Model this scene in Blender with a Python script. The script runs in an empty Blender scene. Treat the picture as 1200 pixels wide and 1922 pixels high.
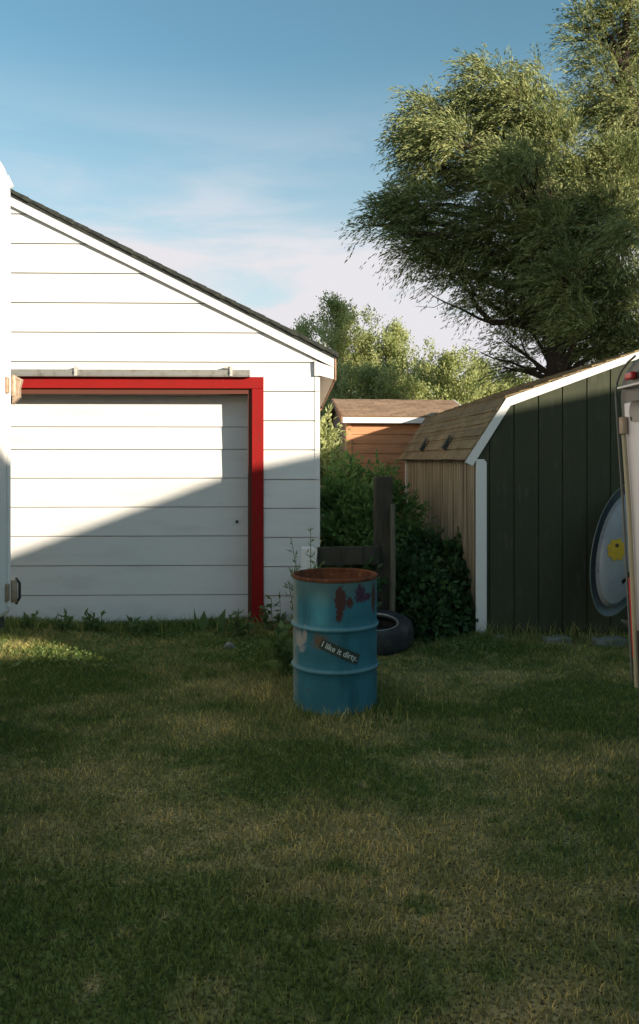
import bpy, math, random
import numpy as np
from mathutils import Vector, Matrix
R = math.radians
random.seed(7); rng = np.random.default_rng(11)
C = bpy.context.scene.collection
SC = bpy.context.scene

# ------------------------------------------------------------------ camera
F, YH, CH = 1500.0, 862.0, 1.65          # focal length / horizon row of the 1200x1922 photo, eye height
cam = bpy.data.objects.new('camera', bpy.data.cameras.new('camera'))
C.objects.link(cam)
cam.location = (0, 0, CH); cam.rotation_euler = (R(90), 0, 0)
cam.data.sensor_width = 36; cam.data.lens = 36*F/1922
cam.data.shift_y = -(961-YH)/1922
cam.data.clip_start = .05; cam.data.clip_end = 2000
SC.camera = cam

# ------------------------------------------------------------------ light
AZ, EL = 51.0, 13.5                       # sun: degrees from -Y towards +X, elevation
TE = math.tan(R(EL))
sx, sy = math.sin(R(AZ)), -math.cos(R(AZ))
SUN = Vector((sx*math.cos(R(EL)), sy*math.cos(R(EL)), math.sin(R(EL))))
w = bpy.data.worlds.new("World"); SC.world = w; w.use_nodes = True
nt = w.node_tree; nt.nodes.clear()
def N(t, typ, **kw):
    n = t.nodes.new(typ)
    for k, v in kw.items():
        if k in n.inputs.keys() if isinstance(k, str) else False: n.inputs[k].default_value = v
        else: setattr(n, k, v)
    return n
sky = N(nt, 'ShaderNodeTexSky', sky_type='NISHITA'); sky.sun_disc = False
sky.sun_elevation = R(EL); sky.sun_rotation = R(180-AZ)
sky.air_density = 1.1; sky.dust_density = .55; sky.ozone_density = 2.2
tint = N(nt, 'ShaderNodeMix', data_type='RGBA', blend_type='MULTIPLY'); tint.inputs['Factor'].default_value = 1
tint.inputs[7].default_value = (.88, 1.10, .97, 1)
nt.links.new(sky.outputs[0], tint.inputs[6])
geo = N(nt, 'ShaderNodeTexCoord')
mp = N(nt, 'ShaderNodeMapping'); mp.inputs['Scale'].default_value = (1.0, 1.0, 5.5); mp.inputs['Rotation'].default_value = (0, R(-7), 0)
nt.links.new(geo.outputs['Generated'], mp.inputs[0])
cn = N(nt, 'ShaderNodeTexNoise'); cn.inputs['Scale'].default_value = 2.1; cn.inputs['Detail'].default_value = 6; cn.inputs['Roughness'].default_value = .55; cn.inputs['Distortion'].default_value = .5
nt.links.new(mp.outputs[0], cn.inputs['Vector'])
cr = N(nt, 'ShaderNodeMapRange'); cr.inputs[1].default_value = .36; cr.inputs[2].default_value = .58; cr.interpolation_type = 'SMOOTHSTEP'
nt.links.new(cn.outputs[0], cr.inputs[0])
sep = N(nt, 'ShaderNodeSeparateXYZ'); nt.links.new(geo.outputs['Generated'], sep.inputs[0])
el = N(nt, 'ShaderNodeMapRange'); el.inputs[1].default_value = .46; el.inputs[2].default_value = .10; el.interpolation_type = 'SMOOTHSTEP'
nt.links.new(sep.outputs[2], el.inputs[0])
mul = N(nt, 'ShaderNodeMath', operation='MULTIPLY'); nt.links.new(cr.outputs[0], mul.inputs[0]); nt.links.new(el.outputs[0], mul.inputs[1])
veil = N(nt, 'ShaderNodeMath', operation='MULTIPLY_ADD'); nt.links.new(el.outputs[0], veil.inputs[0]); veil.inputs[1].default_value = .62; veil.inputs[2].default_value = 0
mx = N(nt, 'ShaderNodeMath', operation='MAXIMUM'); nt.links.new(mul.outputs[0], mx.inputs[0]); nt.links.new(veil.outputs[0], mx.inputs[1])
ad = N(nt, 'ShaderNodeMath', operation='ADD', use_clamp=True); nt.links.new(mul.outputs[0], ad.inputs[0]); nt.links.new(veil.outputs[0], ad.inputs[1])
cloud = N(nt, 'ShaderNodeMix', data_type='RGBA'); nt.links.new(ad.outputs[0], cloud.inputs['Factor'])
nt.links.new(tint.outputs[2], cloud.inputs[6]); cloud.inputs[7].default_value = (4.4, 4.3, 4.5, 1)
bg = N(nt, 'ShaderNodeBackground'); bg.inputs[1].default_value = .08
nt.links.new(cloud.outputs[2], bg.inputs[0])
out = N(nt, 'ShaderNodeOutputWorld'); nt.links.new(bg.outputs[0], out.inputs[0])
sl = bpy.data.lights.new('sun', 'SUN'); sl.energy = 4.2; sl.angle = R(.53); sl.color = (1, .88, .73)
so = bpy.data.objects.new('sun', sl); C.objects.link(so)
so.rotation_euler = (-SUN).to_track_quat('-Z', 'Y').to_euler(); so.location = SUN*30
SC.view_settings.view_transform = 'Standard'; SC.view_settings.look = 'None'
SC.view_settings.exposure = 1.22; SC.view_settings.gamma = 1

# ------------------------------------------------------------------ helpers
def P(px, py, Y): return Vector(((px-600)/F*Y, Y, CH-(py-YH)/F*Y))
class MB:
    def __init__(s): s.v = []; s.f = []
    def add(s, vs, fs):
        o = len(s.v); s.v += [tuple(v) for v in vs]; s.f += [tuple(i+o for i in f) for f in fs]; return s
    def box(s, a, b, top=None):
        x0, y0, z0 = a; x1, y1, z1 = b
        return s.add([(x0,y0,z0),(x1,y0,z0),(x1,y1,z0),(x0,y1,z0),(x0,y0,z1),(x1,y0,z1),(x1,y1,z1),(x0,y1,z1)],
                     [(0,3,2,1),(4,5,6,7),(0,1,5,4),(1,2,6,5),(2,3,7,6),(3,0,4,7)])
    def prism(s, poly, y0, y1, ax='y'):
        # poly in (x,z) extruded in y, or (y,z) extruded in x
        n = len(poly)
        if ax == 'y': vs = [(p[0], y0, p[1]) for p in poly]+[(p[0], y1, p[1]) for p in poly]
        else: vs = [(y0, p[0], p[1]) for p in poly]+[(y1, p[0], p[1]) for p in poly]
        return s.add(vs, [tuple(range(n)), tuple(range(2*n-1, n-1, -1))]+[(i, i+n, (i+1) % n+n, (i+1) % n) for i in range(n)])
    def tube(s, pts, rad, n=8, cap=True):
        pts = [Vector(p) for p in pts]
        if not hasattr(rad, '__len__'): rad = [rad]*len(pts)
        vs = []; fs = []
        up = Vector((.13, .21, .97))
        for i, p in enumerate(pts):
            t = (pts[min(i+1, len(pts)-1)]-pts[max(i-1, 0)]).normalized()
            a = t.cross(up)
            if a.length < .05: a = t.cross(Vector((1, 0, 0)))
            a.normalize(); b = t.cross(a)
            for k in range(n):
                th = 2*math.pi*k/n
                vs.append(p+(a*math.cos(th)+b*math.sin(th))*rad[i])
        for i in range(len(pts)-1):
            for k in range(n):
                fs.append((i*n+k, i*n+(k+1) % n, (i+1)*n+(k+1) % n, (i+1)*n+k))
        if cap: fs += [tuple(range(n-1, -1, -1)), tuple(range((len(pts)-1)*n, len(pts)*n))]
        return s.add(vs, fs)
    def lathe(s, prof, n=48, c=(0, 0, 0), closed=False):
        vs = []; m = len(prof)
        for r, z in prof:
            for k in range(n):
                th = 2*math.pi*k/n; vs.append((c[0]+r*math.cos(th), c[1]+r*math.sin(th), c[2]+z))
        fs = []
        for i in range(m if closed else m-1):
            j = (i+1) % m
            for k in range(n): fs.append((i*n+k, i*n+(k+1) % n, j*n+(k+1) % n, j*n+k))
        return s.add(vs, fs)
    def build(s, name, mat=None, parent=None, smooth=False, bevel=0, seg=2):
        me = bpy.data.meshes.new(name); me.from_pydata(s.v, [], s.f); me.update()
        import bmesh
        bm = bmesh.new(); bm.from_mesh(me); bmesh.ops.recalc_face_normals(bm, faces=bm.faces); bm.to_mesh(me); bm.free()
        return link(name, me, mat, parent, smooth, bevel, seg)
def link(name, me, mat, parent=None, smooth=False, bevel=0, seg=2):
    if mat: me.materials.append(mat)
    o = bpy.data.objects.new(name, me); C.objects.link(o)
    if parent: o.parent = parent
    if smooth:
        me.polygons.foreach_set('use_smooth', [True]*len(me.polygons))
        try: me.set_sharp_from_angle(angle=R(38))
        except Exception: pass
    if bevel:
        m = o.modifiers.new('bevel', 'BEVEL'); m.width = bevel; m.segments = seg; m.limit_method = 'ANGLE'; m.angle_limit = R(30)
    return o
def tag(o, label=None, cat=None, group=None, kind=None):
    if label: o['label'] = label
    if cat: o['category'] = cat
    if group: o['group'] = group
    if kind: o['kind'] = kind
    return o
def thing(name, loc=(0, 0, 0), rz=0, label=None, cat=None, group=None):
    o = bpy.data.objects.new(name, None); C.objects.link(o); o.location = loc; o.rotation_euler = (0, 0, rz)
    o.empty_display_size = .2
    return tag(o, label, cat, group)
def loc2(px, py, E, yl):
    """photo pixel -> local (x,z) on the plane y=yl of an Empty E standing at (ox,oy,rot)"""
    ox, oy, r = E
    c, s = math.cos(r), math.sin(r)
    d = ((px-600)/F, 1.0, -(py-YH)/F)
    lo = (-(ox)*c-oy*s, ox*s-oy*c)        # camera in local
    ld = (d[0]*c+d[1]*s, -d[0]*s+d[1]*c)
    t = (yl-lo[1])/ld[1]
    return (lo[0]+ld[0]*t, CH+d[2]*t)

# ------------------------------------------------------------------ materials
def mat(name, col, rough=.7, metal=0, spec=.3, var=None, bump=None, extra=None):
    m = bpy.data.materials.new(name); m.use_nodes = True; t = m.node_tree
    b = t.nodes['Principled BSDF']; b.inputs['Roughness'].default_value = rough; b.inputs['Metallic'].default_value = metal
    b.inputs['Specular IOR Level'].default_value = spec
    b.inputs['Base Color'].default_value = (*col, 1)
    tc = N(t, 'ShaderNodeTexCoord'); m['tc'] = 0
    last = None
    if var:                                # list of (scale vec, colour, lo, hi, detail)
        last = N(t, 'ShaderNodeRGB'); last.outputs[0].default_value = (*col, 1); last = last.outputs[0]
        for sc, c2, lo, hi, det in var:
            last = layer(t, tc, last, sc, c2, lo, hi, det)
        t.links.new(last, b.inputs['Base Color'])
    if bump:
        sc, dist, det = bump
        mpn = N(t, 'ShaderNodeMapping'); mpn.inputs['Scale'].default_value = sc; t.links.new(tc.outputs['Object'], mpn.inputs[0])
        nn = N(t, 'ShaderNodeTexNoise'); nn.inputs['Scale'].default_value = 1; nn.inputs['Detail'].default_value = det; t.links.new(mpn.outputs[0], nn.inputs['Vector'])
        bp = N(t, 'ShaderNodeBump'); bp.inputs['Distance'].default_value = dist; t.links.new(nn.outputs[0], bp.inputs['Height']); t.links.new(bp.outputs[0], b.inputs['Normal'])
    return m
def layer(t, tc, last, sc, c2, lo, hi, det, off=(0, 0, 0)):
    mpn = N(t, 'ShaderNodeMapping'); mpn.inputs['Scale'].default_value = sc; mpn.inputs['Location'].default_value = off
    t.links.new(tc.outputs['Object'], mpn.inputs[0])
    nn = N(t, 'ShaderNodeTexNoise'); nn.inputs['Scale'].default_value = 1; nn.inputs['Detail'].default_value = det; nn.inputs['Roughness'].default_value = .62
    t.links.new(mpn.outputs[0], nn.inputs['Vector'])
    mr = N(t, 'ShaderNodeMapRange'); mr.inputs[1].default_value = lo; mr.inputs[2].default_value = hi; t.links.new(nn.outputs[0], mr.inputs[0])
    x = N(t, 'ShaderNodeMix', data_type='RGBA'); t.links.new(mr.outputs[0], x.inputs['Factor']); t.links.new(last, x.inputs[6]); x.inputs[7].default_value = (*c2, 1)
    return x.outputs[2]
def spot(t, tc, last, c2, center, radii, soft=.25, rough=.5, nscale=25):
    """a patch of colour with a ragged outline at a fixed place on the object"""
    mpn = N(t, 'ShaderNodeVectorMath', operation='SUBTRACT'); mpn.inputs[1].default_value = center; t.links.new(tc.outputs['Object'], mpn.inputs[0])
    dv = N(t, 'ShaderNodeVectorMath', operation='DIVIDE'); dv.inputs[1].default_value = radii; t.links.new(mpn.outputs[0], dv.inputs[0])
    ln = N(t, 'ShaderNodeVectorMath', operation='LENGTH'); t.links.new(dv.outputs[0], ln.inputs[0])
    nn = N(t, 'ShaderNodeTexNoise'); nn.inputs['Scale'].default_value = nscale; nn.inputs['Detail'].default_value = 5; t.links.new(tc.outputs['Object'], nn.inputs['Vector'])
    ma = N(t, 'ShaderNodeMath', operation='MULTIPLY_ADD'); t.links.new(nn.outputs[0], ma.inputs[0]); ma.inputs[1].default_value = rough*4; ma.inputs[2].default_value = -rough*2
    a2 = N(t, 'ShaderNodeMath', operation='ADD'); t.links.new(ln.outputs[1], a2.inputs[0]); t.links.new(ma.outputs[0], a2.inputs[1])
    mr = N(t, 'ShaderNodeMapRange'); mr.inputs[1].default_value = 1+soft; mr.inputs[2].default_value = 1-soft; t.links.new(a2.outputs[0], mr.inputs[0])
    x = N(t, 'ShaderNodeMix', data_type='RGBA'); t.links.new(mr.outputs[0], x.inputs['Factor']); t.links.new(last, x.inputs[6]); x.inputs[7].default_value = (*c2, 1)
    return x.outputs[2]
def leafmat(name, c1, c2, trans=.35, rough=.5, spec=.25):
    m = bpy.data.materials.new(name); m.use_nodes = True; t = m.node_tree; t.nodes.clear()
    at = N(t, 'ShaderNodeAttribute', attribute_name='rnd')
    x = N(t, 'ShaderNodeMix', data_type='RGBA'); t.links.new(at.outputs['Fac'], x.inputs['Factor'])
    x.inputs[6].default_value = (*c1, 1); x.inputs[7].default_value = (*c2, 1)
    b = N(t, 'ShaderNodeBsdfPrincipled'); b.inputs['Roughness'].default_value = rough; b.inputs['Specular IOR Level'].default_value = spec
    t.links.new(x.outputs[2], b.inputs['Base Color'])
    tr = N(t, 'ShaderNodeBsdfTranslucent'); t.links.new(x.outputs[2], tr.inputs[0])
    ms = N(t, 'ShaderNodeMixShader'); ms.inputs[0].default_value = trans; t.links.new(b.outputs[0], ms.inputs[1]); t.links.new(tr.outputs[0], ms.inputs[2])
    o = N(t, 'ShaderNodeOutputMaterial'); t.links.new(ms.outputs[0], o.inputs[0])
    return m
M = {}
M['white'] = mat('white_paint', (.66, .65, .615), .55, var=[((1.5, 1.5, 7), (.58, .57, .53), .5, .75, 5), ((14, 14, 40), (.48, .47, .42), .66, .8, 4)], bump=((6, 6, 60), .0012, 4))
M['trim'] = mat('white_trim_paint', (.69, .67, .63), .5, var=[((5, 5, 5), (.6, .58, .52), .55, .8, 5)], bump=((30, 30, 30), .001, 3))
M['red'] = mat('red_paint', (.25, .011, .010), .7, spec=.12, var=[((6, 6, 3), (.22, .012, .010), .5, .75, 4), ((25, 25, 12), (.12, .03, .02), .62, .72, 4), ((55, 55, 25), (.36, .24, .18), .71, .74, 4)], bump=((40, 40, 10), .001, 3))
M['stop_shaded'] = mat('red_brown_shaded_stop', (.11, .035, .02), .7, bump=((40, 40, 5), .002, 4))  # brown of the door stop includes the frame's shadow
M['galv'] = mat('galvanised_steel', (.30, .29, .26), .5, .5, var=[((12, 12, 12), (.2, .18, .14), .5, .7, 4)])
M['steel'] = mat('bright_bracket_steel', (.6, .57, .5), .45, .4)
M['rustsoft'] = mat('rusty_gutter', (.42, .24, .15), .7, var=[((10, 10, 10), (.2, .09, .05), .45, .7, 4)])
M['shingle_dark'] = mat('dark_shingle', (.028, .03, .026), .9, var=[((20, 20, 20), (.05, .055, .04), .45, .7, 3)], bump=((60, 60, 60), .006, 3))
M['soffit'] = mat('cream_bounce_soffit', (.66, .55, .47), .6, var=[((4, 4, 4), (.5, .38, .3), .5, .8, 4)])  # cream paint, made warmer for light bounced under the eave

def shingle(name, a, b2, c3, rowh, width):
    m = mat(name, a, .92, var=[((3, 3, 3), b2, .42, .68, 4), ((45, 45, 45), c3, .5, .72, 3)], bump=((90, 90, 90), .004, 2))
    t = m.node_tree; bs = t.nodes['Principled BSDF']; col = bs.inputs['Base Color'].links[0].from_socket
    uv = N(t, 'ShaderNodeUVMap'); br = N(t, 'ShaderNodeTexBrick')
    t.links.new(uv.outputs[0], br.inputs[0]); br.inputs['Scale'].default_value = 1
    br.inputs['Brick Width'].default_value = width; br.inputs['Row Height'].default_value = rowh; br.inputs['Mortar Size'].default_value = .006
    br.inputs['Color1'].default_value = (1, 1, 1, 1); br.inputs['Color2'].default_value = (.66, .66, .66, 1); br.inputs['Mortar'].default_value = (.38, .36, .33, 1)
    x = N(t, 'ShaderNodeMix', data_type='RGBA', blend_type='MULTIPLY'); x.inputs['Factor'].default_value = .8
    t.links.new(col, x.inputs[6]); t.links.new(br.outputs[0], x.inputs[7]); t.links.new(x.outputs[2], bs.inputs['Base Color'])
    return m
M['shingle_tan'] = shingle('tan_shingle', (.25, .18, .085), (.17, .12, .06), (.34, .25, .13), .13, .3)
M['shingle_brown'] = shingle('red_brown_shingle', (.36, .23, .14), (.28, .17, .10), (.45, .31, .2), .12, .26)
M['cedar'] = mat('orange_cedar', (.50, .235, .115), .65, var=[((1.5, 1.5, 14), (.37, .165, .08), .42, .7, 5), ((6, 6, 40), (.58, .28, .13), .5, .75, 3)], bump=((4, 4, 60), .002, 3))
M['cedar_dark'] = mat('cedar_gable_shaded_side', (.26, .14, .08), .7, var=[((3, 3, 12), (.18, .1, .05), .42, .7, 5)])  # darker cedar: the gable's shade is put into this colour
M['dkgreen'] = mat('dark_green_brown_stain', (.047, .052, .028), .85, var=[((2, 2, 1), (.036, .043, .023), .42, .68, 4), ((20, 20, 4), (.075, .07, .05), .55, .75, 4)], bump=((30, 30, 4), .002, 4))
M['ribbed'] = mat('ribbed_tan_cladding', (.42, .35, .24), .6, var=[((1.3, 34, .5), (.17, .135, .08), .40, .60, 2), ((6, 8, 2.5), (.16, .15, .09), .5, .78, 4)])  # first layer: dark stripes standing in for shade between the ribs
M['wood_old'] = mat('old_grey_wood', (.055, .048, .032), .9, var=[((14, 14, 3), (.028, .028, .018), .42, .65, 5), ((30, 30, 5), (.09, .075, .05), .6, .75, 4)], bump=((50, 50, 6), .006, 4))
M['wood_pale'] = mat('weathered_pale_wood', (.12, .11, .08), .9, var=[((20, 20, 4), (.1, .09, .06), .42, .7, 5)], bump=((50, 50, 8), .004, 4))
M['concrete'] = mat('pale_concrete', (.20, .21, .18), .9, var=[((9, 9, 9), (.07, .09, .05), .42, .7, 5)], bump=((30, 30, 30), .006, 4))
M['bark'] = mat('bark', (.06, .042, .030), .95, var=[((7, 7, 2), (.03, .022, .015), .42, .66, 5)], bump=((14, 14, 3), .03, 5))
M['paleb'] = mat('pale_bark', (.22, .2, .15), .9)
M['rubber'] = mat('old_tyre_rubber', (.022, .025, .024), .75, var=[((7, 7, 7), (.06, .065, .06), .48, .72, 5)], bump=((30, 30, 30), .003, 3))
M['camper'] = mat('white_camper_enamel', (.76, .73, .69), .28, spec=.5, var=[((2, 2, 2), (.68, .64, .58), .5, .8, 4), ((9, 9, 3), (.5, .45, .36), .66, .82, 4)])
M['dark_metal'] = mat('dark_underbody', (.045, .045, .04), .6)
M['tanmetal'] = mat('tan_hinge_metal', (.36, .27, .19), .5, .2, var=[((30, 30, 30), (.25, .15, .09), .5, .7, 4)])
M['van_dark'] = mat('dark_green_van_paint', (.035, .042, .03), .35, spec=.5)
M['van_white'] = mat('pinkish_white_van_paint', (.62, .58, .57), .4, spec=.5)
M['chrome'] = mat('dull_chrome', (.5, .48, .42), .3, .8)
M['dull'] = mat('dull_dark_moulding', (.13, .13, .11), .5)
M['beige'] = mat('beige_pole', (.34, .29, .18), .5)
M['lamp_red'] = mat('red_tail_lens', (.45, .02, .015), .2, spec=.6)
M['black'] = mat('black_glass', (.01, .012, .01), .12, spec=.6)
M['willow'] = leafmat('willow_leaf', (.030, .075, .022), (.42, .43, .17), .27, .55, .18)
M['poplar'] = leafmat('young_leaf', (.27, .33, .10), (.60, .62, .30), .5)
M['shrub'] = leafmat('shrub_leaf', (.07, .16, .045), (.20, .32, .09), .45)
M['ivy'] = leafmat('dark_ivy_leaf', (.026, .062, .022), (.065, .13, .04), .25)
M['weed'] = leafmat('weed_leaf', (.07, .14, .04), (.17, .24, .08), .4)
M['hedge'] = leafmat('hedge_leaf', (.02, .04, .016), (.04, .07, .02), .2)
M['house'] = mat('shade_house_render', (.35, .34, .3), .8)
M['stem'] = mat('green_stem', (.10, .13, .05), .8)

# ------------------------------------------------------------------ leaves
def rs(n): 
    v = rng.normal(size=(n, 3)); return v/np.linalg.norm(v, axis=1, keepdims=True)
def norm(v): return v/np.maximum(np.linalg.norm(v, axis=1, keepdims=True), 1e-6)
def leaf_mesh(name, p, d, L, W, material, parent=None, rnd=None, nrm=None):
    n = len(p); d = norm(d)
    r = rs(n) if nrm is None else norm(nrm)
    s = norm(np.cross(d, r)); k = norm(np.cross(s, d))
    L = np.broadcast_to(L, (n,))[:, None]; W = np.broadcast_to(W, (n,))[:, None]
    V = np.empty((n, 4, 3)); V[:, 0] = p; V[:, 1] = p+d*L*.45+s*W*.5+k*L*.05; V[:, 2] = p+d*L-k*L*.10; V[:, 3] = p+d*L*.45-s*W*.5+k*L*.05
    me = bpy.data.meshes.new(name); me.vertices.add(4*n); me.vertices.foreach_set('co', V.ravel())
    me.loops.add(4*n); me.loops.foreach_set('vertex_index', np.arange(4*n, dtype=np.int32))
    me.polygons.add(n); me.polygons.foreach_set('loop_start', np.arange(0, 4*n, 4, dtype=np.int32))
    me.update(calc_edges=True)
    a = me.attributes.new('rnd', 'FLOAT', 'POINT')
    rr = rng.random(n) if rnd is None else rnd
    a.data.foreach_set('value', np.repeat(rr, 4).astype(np.float32))
    return link(name, me, material, parent)
def sprays(c, rad, ns, per, slen, bias=(0, 0, 0), outw=.6, jit=.5, droop=.3, shell=.5, spread=.06, leafjit=.6):
    """sprays of leaves inside an ellipsoid; returns points, directions, random"""
    c = np.array(c, float); rad = np.array(rad, float)
    q = rs(ns)*(rng.random((ns, 1))**(1/3*(1-shell)+.02)); o = norm(q*1.0)
    p0 = c+q*rad*(.55+.45*rng.random((ns, 1)))
    d = norm(o*outw+np.array(bias)+rs(ns)*jit)
    t = np.linspace(0, 1, per)[None, :, None]
    LL = slen*(.6+.8*rng.random((ns, 1, 1)))
    pts = p0[:, None]+d[:, None]*t*LL+np.array([0, 0, -1.])*droop*LL*t**2
    dd = d[:, None]+np.array([0, 0, -1.])*2*droop*t
    pts = pts.reshape(-1, 3)+rng.normal(size=(ns*per, 3))*spread
    dd = norm(np.broadcast_to(dd, (ns, per, 3)).reshape(-1, 3))
    dd = norm(dd+rs(ns*per)*leafjit)
    r = np.repeat(rng.random(ns), per)*.6+rng.random(ns*per)*.4
    return pts, dd, r
def cat(lst): return [np.concatenate(x) for x in zip(*lst)]

# ------------------------------------------------------------------ ground
def grass_colour(t, tc):
    """shared patchy lawn colour: green with straw-dry areas"""
    g = N(t, 'ShaderNodeRGB'); g.outputs[0].default_value = (.115, .160, .048, 1); last = g.outputs[0]
    last = layer(t, tc, last, (.75, 1.15, .01), (.40, .34, .165), .44, .66, 3, off=(3.1, .6, 0))
    last = layer(t, tc, last, (3.2, 5.2, .01), (.105, .160, .048), .56, .68, 4, off=(9, 4, 0))
    last = layer(t, tc, last, (6, 7, .01), (.40, .34, .18), .58, .74, 4, off=(2, 7, 0))
    return last
gm = bpy.data.materials.new('lawn_soil'); gm.use_nodes = True; t = gm.node_tree; tc = N(t, 'ShaderNodeTexCoord')
last = grass_colour(t, tc); last = layer(t, tc, last, (60, 60, 60), (.03, .026, .014), .45, .65, 3)
b = t.nodes['Principled BSDF']; t.links.new(last, b.inputs['Base Color']); b.inputs['Roughness'].default_value = .95; b.inputs['Specular IOR Level'].default_value = .1
m = MB()
def gz(x, y): return .012*math.sin(x*1.3+.4)*math.cos(y*.9)+.008*math.sin(x*3.1+y*2.2)
xs = [-900, -60]+list(np.arange(-14, 14.1, .25))+[60, 900]; ys = [-900, -40]+list(np.arange(-6, 16.1, .25))+[60, 900]
for y in ys:
    for x in xs: m.v.append((x, y, gz(x, y) if abs(x) < 14 and -6 < y < 16 else 0))
nx = len(xs)
for j in range(len(ys)-1):
    for i in range(nx-1): m.f.append((j*nx+i, j*nx+i+1, (j+1)*nx+i+1, (j+1)*nx+i))
tag(m.build('ground', gm, smooth=True), kind='structure')

def vnoise(x, y, s, seed):
    g = np.random.default_rng(seed).random((64, 64)); X = x*s+31; Y = y*s+17
    xi = np.floor(X).astype(int); yi = np.floor(Y).astype(int); fx = X-xi; fy = Y-yi; fx = fx*fx*(3-2*fx); fy = fy*fy*(3-2*fy)
    G = lambda a, b: g[a % 64, b % 64]
    return (G(xi, yi)*(1-fx)+G(xi+1, yi)*fx)*(1-fy)+(G(xi, yi+1)*(1-fx)+G(xi+1, yi+1)*fx)*fy
def blades(name, x, y, h, wd, material, lean=.5, z0=None):
    n = len(x)
    z = .012*np.sin(x*1.3+.4)*np.cos(y*.9)+.008*np.sin(x*3.1+y*2.2)-.003
    p = np.stack([x, y, z], 1); a = rng.random(n)*2*np.pi; s = np.stack([np.cos(a), np.sin(a), np.zeros(n)], 1)
    b2 = rng.random(n)*2*np.pi; ln = np.stack([np.cos(b2), np.sin(b2), np.zeros(n)], 1)*(h*lean*(.3+rng.random(n)))[:, None]
    H = np.stack([np.zeros(n)]*2+[h], 1); W = wd[:, None]*s*.5
    V = np.empty((n, 5, 3)); V[:, 0] = p-W; V[:, 1] = p+W; V[:, 2] = p+H*.6+ln*.35+W*.8; V[:, 3] = p+H*.6+ln*.35-W*.8; V[:, 4] = p+H*.95+ln
    idx = np.arange(n)[:, None]*5
    me = bpy.data.meshes.new(name); me.vertices.add(5*n); me.vertices.foreach_set('co', V.ravel())
    li = (idx+np.array([0, 1, 2, 3, 3, 2, 4])[None]).ravel().astype(np.int32)
    me.loops.add(7*n); me.loops.foreach_set('vertex_index', li)
    st = (np.arange(n)[:, None]*7+np.array([0, 4])[None]).ravel().astype(np.int32)
    me.polygons.add(2*n); me.polygons.foreach_set('loop_start', st); me.update(calc_edges=True)
    at = me.attributes.new('rnd', 'FLOAT', 'POINT'); at.data.foreach_set('value', np.repeat(rng.random(n), 5).astype(np.float32))
    return link(name, me, material)
gb = bpy.data.materials.new('grass_blades'); gb.use_nodes = True; t = gb.node_tree; tc = N(t, 'ShaderNodeTexCoord')
last = grass_colour(t, tc)
at = N(t, 'ShaderNodeAttribute', attribute_name='rnd')
ramp = N(t, 'ShaderNodeValToRGB'); t.links.new(at.outputs['Fac'], ramp.inputs[0])
e = ramp.color_ramp.elements; e[0].position = 0; e[0].color = (.6, .7, .6, 1); e[1].position = 1; e[1].color = (2.6, 2.2, 1.6, 1)
q = ramp.color_ramp.elements.new(.7); q.color = (1.1, 1.15, 1, 1)
x = N(t, 'ShaderNodeMix', data_type='RGBA', blend_type='MULTIPLY'); x.inputs['Factor'].default_value = 1
t.links.new(last, x.inputs[6]); t.links.new(ramp.outputs[0], x.inputs[7])
b = t.nodes['Principled BSDF']; t.links.new(x.outputs[2], b.inputs['Base Color']); b.inputs['Roughness'].default_value = .7; b.inputs['Specular IOR Level'].default_value = .15
tr = N(t, 'ShaderNodeBsdfTranslucent'); t.links.new(x.outputs[2], tr.inputs[0]); ms = N(t, 'ShaderNodeMixShader'); ms.inputs[0].default_value = .3
t.links.new(b.outputs[0], ms.inputs[1]); t.links.new(tr.outputs[0], ms.inputs[2]); t.links.new(ms.outputs[0], t.nodes['Material Output'].inputs[0])
n = 560000
Y = 2.2+rng.random(n)*7.2; X = (rng.random(n)*2-1)*(.6*Y+.6)
keep = rng.random(n) < (.6*Y+.6)/(.6*9.4+.6)*np.minimum(1, 5.2/Y)*1.6
X, Y = X[keep], Y[keep]
nz = vnoise(X, Y, 1.4, 3)*.6+vnoise(X, Y, 4.5, 4)*.4
h = (.015+.023*nz)*(.6+.8*rng.random(len(X)))
h *= 1+.9*np.clip((Y-6.2)/1.2, 0, 1)+.5*np.clip((Y-5)/1.2, 0, 1)*(X < .3)
tag(blades('lawn_grass', X, Y, h, .0023+.0014*rng.random(len(X))+.0005*Y, gb, .8), 'patchy mown lawn, green with straw coloured dry areas', 'grass', kind='stuff')

# ------------------------------------------------------------------ white garage
GE = (0.0, 7.87, R(1.5)); g = thing('garage', (GE[0], GE[1], 0), GE[2], 'white lap-sided garage with a red-framed sliding door and dark shingle roof edge', 'garage')
def G(px, py, yl=0): return loc2(px, py, GE, yl)
a0 = G(27, 360, -.05); a1 = G(634, 664, -.05)
slope = (a1[1]-a0[1])/(a1[0]-a0[0])
def rt(x): return a1[1]+slope*(x-a1[0])        # top of the roof at x
xr = -3.65; zr = rt(xr)                          # ridge
def roofz(x): return rt(x) if x > xr else rt(2*xr-x)
xl = 2*xr                                        # left corner of the garage
OX0, OX1 = -3.55, G(480, 0)[0]                   # door opening
OZ = G(300, 716)[1]
zs = [G(560, y)[1] for y in (1116.7, 1062, 1007.4, 953, 899, 843.5, 789, 734, 679.6)]
stp = zs[1]-zs[0]
while zs[-1] < zr: zs.append(zs[-1]+stp*1.003)
zs = [zs[0]-stp]+zs
rd = .11                                         # roof thickness allowance
sid = MB(); gap = .009
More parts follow.
